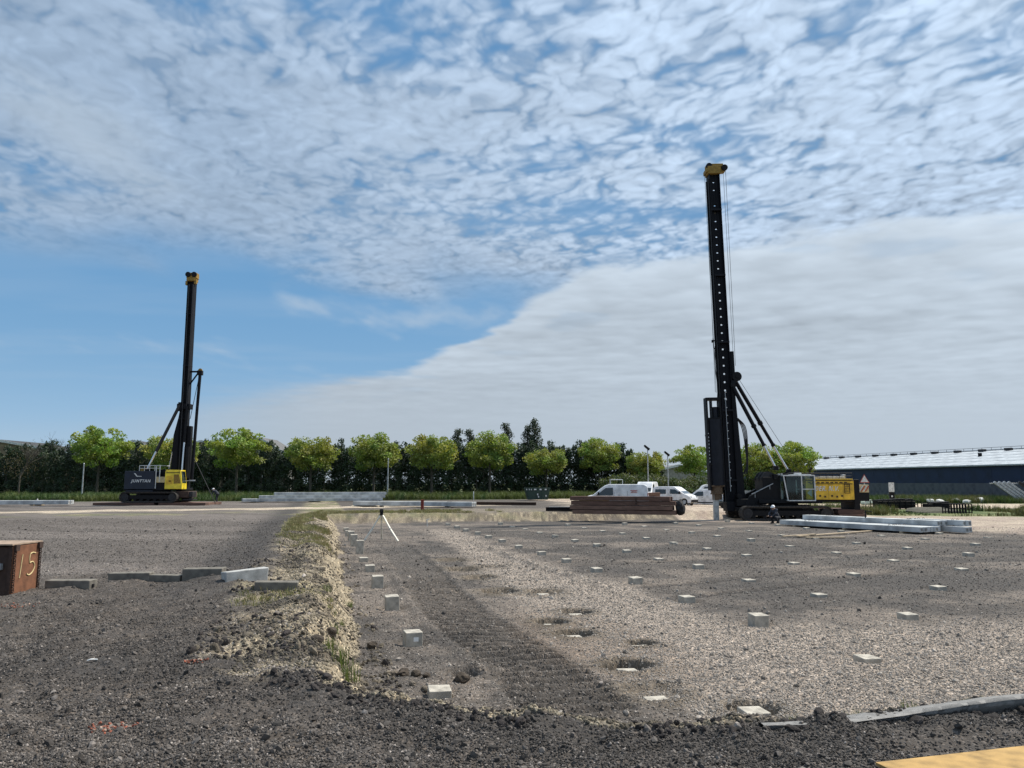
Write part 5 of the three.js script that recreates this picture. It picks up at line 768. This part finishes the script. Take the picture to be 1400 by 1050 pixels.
{
  const L = 'round green street tree standing in front of the dark hedge', Gp = 'street trees in front of the hedge';
  [[-60.0, -112, 0, 1.0], [-50.2, -113, 1, 0.98, 'round green street tree right behind the mast of the dark blue rig'], [-39.3, -110.5, 0, 1.03], [-29.2, -112, 1, 1.0], [-20.2, -113, 2, 1.0], [-11.8, -114, 1, 1.02], [-3.3, -114.5, 2, 1.02], [5.3, -120, 1, 0.86, 'small round green street tree behind the dark green skip'], [14.0, -124, 2, 0.98, 'round green tree rising behind the white panel van'], [21.3, -122, 1, 0.82, 'round green tree beside the lamp posts'], [29.2, -124, 0, 0.86, 'round green tree behind the hammer of the yellow rig'], [33.2, -104, 2, 0.82, 'bushy green tree between the mast and backstays of the yellow rig'], [37.6, -103, 0, 0.84, 'bushy green tree above the cab of the yellow rig']].forEach(([x, z, k, s, l], i) => addTree(protos[k], x, z, i * 1.9, [s * rr(1.06, 1.16), s * rr(0.96, 1.04), s * 1.08], 'street_tree', l ?? L, l ? undefined : Gp));
  // bare trees
  const bareTree = (x, z, h, label) => { const t = thing('bare_tree', label, 'tree', [x, gy(x, z), z]), tr = [], tw = [], grow = (p, d, l, r, n) => { const e = p.clone().addScaledVector(d, l); (n > 2 ? tr : tw).push(bar(p.toArray(), e.toArray(), r, r * 0.65, n > 2 ? 8 : 4)); if (!n) return; const m = n > 3 ? 4 : 3; for (let i = 0; i < m; i++) grow(p.clone().addScaledVector(d, l * rr(0.55, 1)), d.clone().add(V(rr(-0.75, 0.75), rr(-0.1, 0.6), rr(-0.75, 0.75))).normalize(), l * rr(0.5, 0.72), r * 0.55, n - 1); }; grow(V(0, -0.2, 0), V(0.02, 1, 0).normalize(), h * 0.42, 0.15, 5); mesh('trunk', tr, M.bark, t); mesh('twigs', tw, M.bark, t); leafMesh(leaves([[0, h * 0.55, 0, h * 0.3, h * 0.25]], 500, 0.09, [0.12, 0.10, 0.03]), t, 'young_leaves'); };
  bareTree(-67.5, -106, 8.0, 'nearly bare brown tree standing alone before the hedge'); bareTree(-82, -135, 12.5, 'bare leafless tree rising behind the hedge near a pale roof edge');
  // the hedge: narrow dark trees in a close row
  const hp = [0, 1, 2, 3].map((k) => { const t = new THREE.Group(), cl = [], H = 7.3 + k * 0.35; mesh('trunk', [bar([0, -0.2, 0], [0, H * 0.85, 0], 0.09, 0.03, 6)], M.bark, t); for (let i = 0; i < 32; i++) { const y = rr(0.5, H - 0.25), w = 0.95 * (1 - 0.62 * Math.pow(y / H, 3.5)); cl.push([rr(-1, 1) * w * 0.85, y, rr(-1, 1) * w * 0.75, rr(0.4, 0.62), rr(0.5, 0.9)]); } cl.push([rr(-0.2, 0.2), H - 0.1, 0, 0.25, 0.5]); leafMesh(leaves(cl, 62, 0.16, [[0.036, 0.072, 0.022], [0.030, 0.062, 0.020], [0.044, 0.078, 0.025], [0.028, 0.058, 0.016]][k]), t); return t; });
  for (let i = 0; i < 92; i++) { const x = -93 + i * 1.28 + rr(-0.25, 0.25), z = -124 - i * 0.03 + rr(-0.6, 0.6), dip = x > 20 ? 0.72 : 1; addTree(hp[i % 4], x, z, rr(0, 6), [1.12, dip * rr(0.9, 1.1) * (x < -66 && x > -84 ? 0.9 : 1), 1.12], 'hedge_tree', 'narrow dark evergreen tree in the tall close row behind the street trees', 'dark evergreen row'); }
  for (let i = 0; i < 92; i++) { const x = -92.4 + i * 1.28 + rr(-0.25, 0.25), z = -127 + rr(-0.6, 0.6), dip = x > 20 ? 0.74 : 1; addTree(hp[(i + 2) % 4], x, z, rr(0, 6), [1.1, dip * rr(0.92, 1.08), 1.1], 'hedge_tree', 'narrow dark evergreen tree in the second row of the tall hedge', 'dark evergreen row at the back'); }
  // poplars above the hedge
  const pp = (() => { const t = new THREE.Group(), cl = []; mesh('trunk', [bar([0, -0.2, 0], [0, 11, 0], 0.2, 0.04, 8)], M.bark, t); for (let i = 0; i < 40; i++) { const y = rr(2.5, 12.2), w = 1.1 * Math.sin(Math.PI * Math.min(0.98, (y - 1.5) / 11.6)) + 0.15; cl.push([rr(-1, 1) * w * 0.6, y, rr(-1, 1) * w * 0.6, rr(0.4, 0.7), rr(0.6, 1)]); } leafMesh(leaves(cl, 75, 0.16, [0.030, 0.050, 0.016]), t); return t; })();
  [[-1.0, -136, 1.0], [4.0, -136, 1.06], [2.8, -137, 0.98], [-9.8, -138, 0.93], [-7.6, -138, 0.92]].forEach(([x, z, s]) => addTree(pp, x, z, x, [1.15, s, 1.15], 'poplar_tree', 'slim dark poplar rising above the hedge', 'slim poplars above the hedge'));
  // shrubs at the back on the right
  const sp = (() => { const t = new THREE.Group(), cl = []; mesh('trunk', [bar([0, -0.1, 0], [0.1, 1.6, 0], 0.08, 0.04, 6), bar([0, 0, 0], [-0.5, 1.4, 0.2], 0.06, 0.03, 6)], M.bark, t); for (let i = 0; i < 26; i++) cl.push([rr(-1.6, 1.6), rr(0.6, 2.7), rr(-1.2, 1.2), rr(0.5, 0.8), rr(0.4, 0.7)]); leafMesh(leaves(cl, 70, 0.16, [0.085, 0.12, 0.022]), t); return t; })();
  for (let i = 0; i < 16; i++) { const x = 15 + i * 1.35 + rr(-0.5, 0.5), z = -116 + rr(-3, 3) + (i > 9 ? 8 : 0); addTree(sp, x, z, i * 2, [rr(1, 1.3), rr(0.9, 1.35), 1.1], 'shrub', 'leafy green shrub in the thicket behind the parked vans', 'shrubs behind the parked vans').userData.category = 'shrub'; }
}
// ---------------------------------------------------------------- grass: blades in tufts
{
  const blade = (n, h, w) => { const pos = [], nor = []; for (let i = 0; i < n; i++) { const a = rr(0, 6.283), l = rr(0.15, 0.55), x = rr(-0.12, 0.12), z = rr(-0.12, 0.12), H = h * rr(0.6, 1.1), dx = Math.cos(a), dz = Math.sin(a), A = [x - dz * w, 0, z + dx * w], B = [x + dz * w, 0, z - dx * w], c = [x + dx * l * H * 0.4, H * 0.62, z + dz * l * H * 0.4], D = [x + dx * l * H, H, z + dz * l * H]; const C1 = [c[0] - dz * w * 0.7, c[1], c[2] + dx * w * 0.7], C2 = [c[0] + dz * w * 0.7, c[1], c[2] - dx * w * 0.7]; pos.push(...A, ...B, ...C1, ...B, ...C2, ...C1, ...C1, ...C2, ...D); } const g = new THREE.BufferGeometry(); g.setAttribute('position', new THREE.Float32BufferAttribute(pos, 3)); g.computeVertexNormals(); g.setAttribute('uv', new THREE.Float32BufferAttribute(new Float32Array(pos.length / 3 * 2), 2)); return g; };
  const gm = new THREE.MeshPhysicalMaterial({ color: 0xffffff, roughness: 0.9, transmission: 0.3, thickness: 0, side: THREE.DoubleSide }), o = new THREE.Object3D(), c = new THREE.Color();
  const spread = (name, label, g, n, where, tint) => { const m = new THREE.InstancedMesh(g, gm, n); shade(m); let k = 0; for (let i = 0; i < n * 6 && k < n; i++) { const q = where(); if (!q) continue; const [x, z, s] = q; o.position.set(x, gy(x, z) - 0.01, z); o.rotation.set(0, rr(0, 6.283), 0); o.scale.set(s * rr(0.8, 1.3), s * rr(0.6, 1.25), s * rr(0.8, 1.3)); o.updateMatrix(); m.setMatrixAt(k, o.matrix); const t = tint(x, z), f = rr(0.7, 1.25); c.setRGB(t[0] * f, t[1] * f, t[2] * f); m.setColorAt(k++, c); } m.count = k; m.name = name; scene.add(m); return tag(m, label, 'grass', null, 'stuff'); };
  const verge = (x) => curve([[-90, 84], [-30, 90], [0, 99], [22, 112], [60, 120]], x), tall = blade(12, 0.85, 0.022), shortB = blade(9, 0.15, 0.008);
  spread('verge_grass', 'long green grass of the verge under the street trees', tall, 15000, () => { const x = rr(-92, 27), z = -verge(x) - rnd() ** 1.5 * 26; return [x, z, 0.55 + 0.7 * fbm(x * 0.2, z * 0.2, 2)]; }, (x) => fbm(x * 0.3, 4, 3) > 0.52 ? [0.10, 0.13, 0.02] : [0.055, 0.105, 0.014]);
  spread('roadside_grass', 'green weeds and grass along the sand road beside the warehouse', tall, 9000, () => { const x = rr(26, 88), a = rnd() < 0.5, d = a ? rr(60.5, 76) - (x - 38) * 0.2 : rr(98, 118); return Math.abs(x) < d * 0.75 && !(d < 80 && d > 62 && x > 34.5 && x < 43) ? [x, -d, (a ? 0.25 + 0.6 * ss(0.45, 0.65, fbm(x * 0.25, d * 0.25, 3)) : 1.0)] : null; }, (x, z) => fbm(x * 0.3, z * 0.3, 3) > 0.55 ? [0.13, 0.13, 0.035] : [0.06, 0.10, 0.016]);
  spread('bank_grass', 'dry and green grass along the crest of the clay bank', shortB, 4200, () => { const far = rnd() < 0.35; let x, z, u, v; if (far) { u = rr(0, 13); v = rr(54.6, 58.5); [x, z] = fromSite(u, v); if (fbm(x * 0.35 + 8, z * 0.35, 4) < 0.42) return null; } else { v = 12 + rnd() ** 0.8 * 40; u = rr(-1.3, 0.5); [x, z] = fromSite(u, v); if (inPit(x, z) > 0.45 || fbm(x * 0.35 + 8, z * 0.35, 4) < (v > 26 ? 0.50 : 0.70)) return null; } return [x, z, rr(0.5, 1) * (1 + ss(20, 50, -z) * 0.6)]; }, () => rnd() < 0.55 ? [0.27, 0.235, 0.11] : [0.17, 0.18, 0.05]);
  // single tufts of fresh grass on the bank and at the rim
  const tuft = blade(46, 0.26, 0.006), wm = gm.clone(); wm.color = C(0.125, 0.165, 0.03);
  [[0.32, 10.15, 1.0], [0.2, 10.9, 0.95], [0.38, 9.75, 1.05], [0.25, 11.7, 0.6], [0.3, 12.6, 0.7], [0.45, 13.9, 0.6], [0.75, 17.5, 0.7], [0.2, 15.8, 0.7]].forEach(([u, v, s], i) => { const [x, z] = fromSite(u, v), m = shade(new THREE.Mesh(tuft, wm)); m.name = numbered('grass_tuft'); m.position.set(x, gy(x, z) - 0.02, z); m.rotation.y = i * 1.3; m.scale.setScalar(s); scene.add(m); tag(m, 'tuft of fresh green grass growing on the clay bank', 'grass tuft', 'tufts on the clay bank'); });
  [[3.35, -7.75, 0.75], [2.75, -7.9, 0.6], [3.95, -7.95, 0.7], [4.15, -8.1, 0.5], [1.2, -8.6, 0.5], [0.2, -8.7, 0.5]].forEach(([x, z, s], i) => { const m = shade(new THREE.Mesh(tuft, wm)); m.name = numbered('weed_tuft'); m.position.set(x, gy(x, z) - 0.01, z); m.rotation.y = i * 2.3; m.scale.setScalar(s); scene.add(m); tag(m, 'small green weed at the rim of the pit', 'weed', 'weeds at the rim of the pit'); });
}
// ---------------------------------------------------------------- lamp posts and signs
function lampPost(x, z, h, label, headed = true) { const t = thing('lamp_post', label, 'lamp post', [x, gy(x, z) - 0.05, z]); mesh('pole', [bar([0, 0, 0], [0, h, 0], 0.11, 0.06, 10)], M.galv, t); mesh('base', [cyl(0.16, 0.14, 0.5, [0, 0.25, 0], null, 12)], M.galv, t); if (headed) { const hd = mesh('lamp_head', [beam([0.25, h - 0.1, 0.1], [-0.45, h + 0.45, 0.1], 0.4, 0.22), bx(0.25, 0.35, 0.2, [0.1, h - 0.05, 0.05])], M.black, t); mesh('lens', [beam([0.05, h - 0.12, 0.1], [-0.4, h + 0.24, 0.1], 0.3, 0.05)], M.steelDark, hd); } else mesh('cap', [cyl(0.09, 0.05, 0.12, [0, h + 0.05, 0], null, 10)], M.offwhite, t); }
lampPost(18.3, -104, 7.0, 'tall lamp post with dark head behind the white panel van'); lampPost(22.2, -110, 6.6, 'lamp post with dark head beside the small white van'); lampPost(-56, -101, 4.6, 'slim pale pole in front of a street tree left of the dark blue rig', false); lampPost(-16.2, -101, 5.2, 'slim pale pole rising at the end of the long pile stack', false);
{
  const t = thing('warning_sign', 'triangular warning sign on a post behind the yellow rig', 'sign', [38.9, gy(38.9, -85.5), -85.5]); const tri = (s) => [[-0.52 * s, -0.45 * s], [0.52 * s, -0.45 * s], [0, 0.45 * s]];
  mesh('post', [bar([0, 0, 0], [0, 2.95, 0], 0.05, 0.05, 10)], M.galv, t); const pl = mesh('plate', [place(prism(tri(1), 0.02, 0.01), [0, 3.05, 0.06])], M.red, t); mesh('face', [place(prism(tri(0.82), 0.006, 0), [0, 3.03, 0.092])], M.offwhite, pl);
  const s = thing('site_board', 'white notice board with black lower panel before the warehouse', 'sign', [47.0, gy(47, -96), -96]); mesh('board', [bx(0.68, 1.15, 0.06, [0, 2.05, 0])], M.offwhite, s); const lp = mesh('lower_panel', [bx(0.66, 0.85, 0.05, [0, 1.05, 0])], M.black, s); mesh('notice', [cyl(0.11, 0.11, 0.02, [0, 0.95, 0.03], [Math.PI / 2, 0, 0], 16)], M.offwhite, lp); for (const q of [-0.3, 0.3]) mesh('leg', [bar([q, 0, 0], [q, 1.5, -0.04], 0.035)], M.galv, s);
}
// bags, racks and crates beside the sand road
{
  const bag = (x, z, r, k, m, label, sc = [1.15, 0.8, 0.9]) => { const o = mesh('sack', rough(r, k, 0.8), m); o.position.set(x, gy(x, z) + r * 0.45, z); o.scale.set(...sc); tag(o, label, 'sack', 'sacks beside the far road'); };
  const wb = mat(0.62, 0.62, 0.58, 0.8, { tile: 0.6, bump: 0.01 }); bag(53.3, -99, 0.52, 41, wb, 'white sack in the pair nearest the site board'); bag(54.2, -98.4, 0.5, 42, wb, 'lower white sack in the pair nearest the site board'); bag(56.9, -99.5, 0.56, 43, wb, 'white sack standing in the middle pair by the grass'); bag(57.7, -98.7, 0.5, 44, wb, 'slumped white sack in the middle pair by the grass', [1.3, 0.6, 1]); bag(60.5, -100.5, 0.6, 45, wb, 'rounded white sack standing alone by the grass', [0.95, 1, 0.9]); bag(42.6, -93, 0.55, 46, mat(0.45, 0.52, 0.42, 0.8, { tile: 0.6 }), 'greenish white sack behind the dark steel rack', [1.5, 0.8, 1]); bag(47.6, -94.5, 0.5, 47, mat(0.50, 0.34, 0.06, 0.8, { tile: 0.6 }), 'yellow sack at the foot of the site board', [1.8, 0.6, 1]);
  const rack = (x, z, w, h, d, n, label, turn) => { const t = thing('steel_rack', label, 'rack', [x, gy(x, z), z], turn); for (let i = 0; i <= n; i++) for (const q of [-d / 2, d / 2]) mesh('upright', [bx(0.07, h, 0.07, [-w / 2 + w * i / n, h / 2, q])], M.black, t); for (const q of [-d / 2, d / 2]) mesh('rail', [bx(w, 0.08, 0.08, [0, h, q]), bx(w, 0.08, 0.08, [0, 0.12, q]), bx(w, 0.06, 0.05, [0, h * 0.55, q])], M.black, t); return t; };
  const r1 = rack(37.6, -76.5, 4.1, 0.85, 1.2, 7, 'long dark steel rack filled with black parts beside the sand road', 0.05); mesh('rack_load', [sb(3.8, 0.62, 1.0, 0, 0.15, 0), ...[...Array(9).keys()].map((i) => sb(rr(0.2, 0.5), rr(0.15, 0.3), 0.7, -1.8 + i * 0.42, 0.75, rr(-0.1, 0.1)))], M.black, r1);
  const r2 = rack(41.2, -75.5, 2.2, 0.6, 1.2, 3, 'short dark steel rack with black mats next to the long one', 0.0); mesh('rack_load', [sb(2.1, 0.42, 1.1, 0, 0.12, 0), sb(1.6, 0.16, 1.0, 0.2, 0.58, 0, [0, 0.2, 0.05])], M.black, r2);
  rack(38.0, -66.4, 2.0, 0.8, 0.9, 8, 'open dark steel frame crate standing in the weeds', 0.05);
  const hp = mesh('earth_heap', rough(1.6, 52, 0.4), mat(0.10, 0.095, 0.07, 0.95, { tile: 0.8, bump: 0.03, bumpTile: 0.4 })); hp.position.set(37.4, gy(37.4, -69) - 0.1, -69); hp.scale.set(1.4, 0.8, 1); tag(hp, 'low heap of grey earth between the racks and the weeds', 'earth heap');
}
// ---------------------------------------------------------------- warehouse with dark blue wall, grey plinth and pale roof
{
  const U0 = 95.2, V0 = 38, V1 = 186, L = V1 - V0, [x0, z0] = fromSite(U0, (V0 + V1) / 2), t = thing('warehouse', 'long low warehouse with dark blue wall, grey plinth and pale roof', 'warehouse', [x0, -0.6, z0], SITE), wallM = mat(0.010, 0.022, 0.062, 0.6, { tile: 9 }), plM = mat(0.115, 0.12, 0.13, 0.9, { tile: 4 }), roofM = [mat(0.40, 0.44, 0.47, 0.5, { tile: 5 }), mat(0.36, 0.40, 0.43, 0.5, { tile: 5 })];
  // local: x across (away from the site), z along (towards the camera is +)
  for (let i = 0; i < 30; i++) mesh('wall_panel', [bx(0.2, 2.66, L / 30 - 0.02, [0, 3.98, -L / 2 + (i + 0.5) * L / 30], null, 0.006)], wallM, t);
  for (let i = 0; i < 30; i++) mesh('plinth_panel', [bx(0.26, 2.66, L / 30 - 0.025, [-0.05, 1.32, -L / 2 + (i + 0.5) * L / 30], null, 0.01)], plM, t);
  mesh('gable_wall', [place(prism([[0, 0], [0, 5.3], [20, 8.3], [40, 5.3], [40, 0]], 0.2, 0), [0.1, 0, L / 2 - 0.25]), place(prism([[0, 0], [0, 5.3], [20, 8.3], [40, 5.3], [40, 0]], 0.2, 0), [0.1, 0, -L / 2 + 0.05]), bx(0.2, 5.3, L, [40, 2.65, 0])], wallM, t);
  for (let i = 0; i < 72; i++) mesh('roof_sheet', [beam([-0.35, 5.31 + (i % 2) * 0.014, -L / 2 + (i + 0.5) * L / 72], [20, 8.36 + (i % 2) * 0.014, -L / 2 + (i + 0.5) * L / 72], L / 72 + 0.06, 0.04)], roofM[i % 3 ? 0 : 1], t);
  mesh('far_roof', [beam([20, 8.36, 0], [40.3, 5.31, 0], L, 0.05)], roofM[0], t);
  for (let k = 1; k < 5; k++) mesh('purlin_line', [bx(0.1, 0.05, L, [k * 4, 5.40 + k * 4 * 0.15, 0], [0, 0, 0.15])], M.galv, t);
  mesh('gutter', [bx(0.25, 0.22, L + 0.2, [-0.45, 5.22, 0])], M.galv, t); mesh('ridge_cap', [bx(0.5, 0.12, L, [20, 8.46, 0])], M.galv, t); mesh('ridge_rail', [bx(0.06, 0.06, L, [19.6, 8.86, 0]), ...[...Array(74).keys()].map((i) => bx(0.05, 0.42, 0.05, [19.6, 8.66, -L / 2 + (i + 0.5) * L / 74]))], M.steelDark, t);
  for (let i = 0; i < 27; i++) mesh('roof_vent', [sb(0.8, 0.42, 1.1, 18.4, 8.15, -L / 2 + 4 + i * 5.4)], M.steelDark, t);
  for (const [q, h] of [[7, 6.9], [26, 7.0]]) mesh('chimney', [cyl(0.3, 0.3, 1.0, [11, h + 0.2, q], null, 14)], M.black, t);
  // beams leaning in front of the plinth
  for (let k = 0; k < 7; k++) { const X = 63.2 + k * 0.62, z = -101 + (k > 3 ? 0.6 : 0); const o = mesh('leaning_beam', [beam([0, 2.7, -0.6], [3.0, 0.0, 0.4], 0.5, 0.3)], k < 4 ? M.galv : M.steelDark); o.position.set(X + (k > 3 ? 0.4 : 0), gy(X, z), z); tag(o, k < 4 ? 'pale grey beam leaning in a row before the warehouse plinth' : 'darker grey beam leaning behind the pale ones at the warehouse', 'beam', k < 4 ? 'pale leaning beams' : 'dark leaning beams'); }
  const tr = thing('beam_trestle', 'low steel trestle carrying the leaning beams before the warehouse', 'trestle', [65.2, gy(65.2, -101.7), -101.9]); mesh('top_rail', [bx(5.6, 0.14, 0.14, [0.4, 2.5, 0])], M.galv, tr); for (const q of [0.6, 3.0]) mesh('leg', [bx(0.12, 2.5, 0.12, [q, 1.25, 0])], M.galv, tr);
}
// ---------------------------------------------------------------- buildings beyond the hedge
function farHouse(x, z, w, h, rise, d, turn, label, wallM, roofM) {
  const t = thing('far_building', label, 'building', [x, 0, z], turn); mesh('wall', [place(prism([[-w / 2, 0], [w / 2, 0], [w / 2, h], [0, h + rise], [-w / 2, h]], d, 0), [0, 0, -d / 2])], wallM, t);
  const rf = mesh('roof', [beam([-w / 2 - 0.4, h - 0.12, 0], [0, h + rise + 0.12, 0], d + 0.8, 0.22), beam([0, h + rise + 0.12, 0], [w / 2 + 0.4, h - 0.12, 0], d + 0.8, 0.22)], roofM, t); mesh('verge_board', [beam([-w / 2 - 0.4, h - 0.15, d / 2 + 0.43], [0, h + rise + 0.1, d / 2 + 0.43], 0.08, 0.42), beam([0, h + rise + 0.1, d / 2 + 0.43], [w / 2 + 0.4, h - 0.15, d / 2 + 0.43], 0.08, 0.42)], M.offwhite, rf);
  for (let i = 0; i < 4; i++) { const wd = mesh('window', [bx(w * 0.1, 1.3, 0.1, [-w * 0.36 + i * w * 0.24, h * 0.45, d / 2 + 0.03])], M.offwhite, t); mesh('pane', [bx(w * 0.085, 1.1, 0.04, [-w * 0.36 + i * w * 0.24, h * 0.45, d / 2 + 0.08])], M.glass, wd); }
}
const brickM = mat(0.22, 0.17, 0.11, 0.9, { tile: 3 }), roofD = mat(0.05, 0.05, 0.05, 0.8, { tile: 3 });
farHouse(-97, -152, 30, 7.6, 2.4, 16, 0, 'long building with pale roof edge beyond the hedge near the bare tree', brickM, roofD); farHouse(-73, -152, 12, 7.4, 2.6, 10, 0.15, 'building with dark roof beyond the hedge left of the dark blue mast', brickM, roofD); farHouse(-47.5, -150, 10, 7.4, 3.0, 10, 0.0, 'building with grey gable roof beyond the hedge between two street trees', mat(0.2, 0.2, 0.19, 0.9, { tile: 3 }), mat(0.12, 0.12, 0.12, 0.8, { tile: 3 })); farHouse(-62, -158, 14, 7.6, 2.6, 12, 0.1, 'building with grey roof beyond the hedge right of the dark blue mast', brickM, mat(0.10, 0.10, 0.10, 0.8, { tile: 3 }));
farHouse(34, -165, 22, 3.2, 2.4, 10, 0.1, 'low pale house beyond the shrubs behind the yellow rig', mat(0.3, 0.28, 0.25, 0.9, { tile: 3 }), mat(0.2, 0.2, 0.2, 0.8, { tile: 3 }));
{ const w = mesh('garden_wall', [sb(13, 1.6, 0.25, 0, 0, 0)], mat(0.30, 0.31, 0.31, 0.9, { tile: 2 })); w.position.set(34, gy(34, -98), -100); tag(w, 'low grey wall under the trees behind the yellow rig', 'wall'); }
renderer.render(scene, camera);
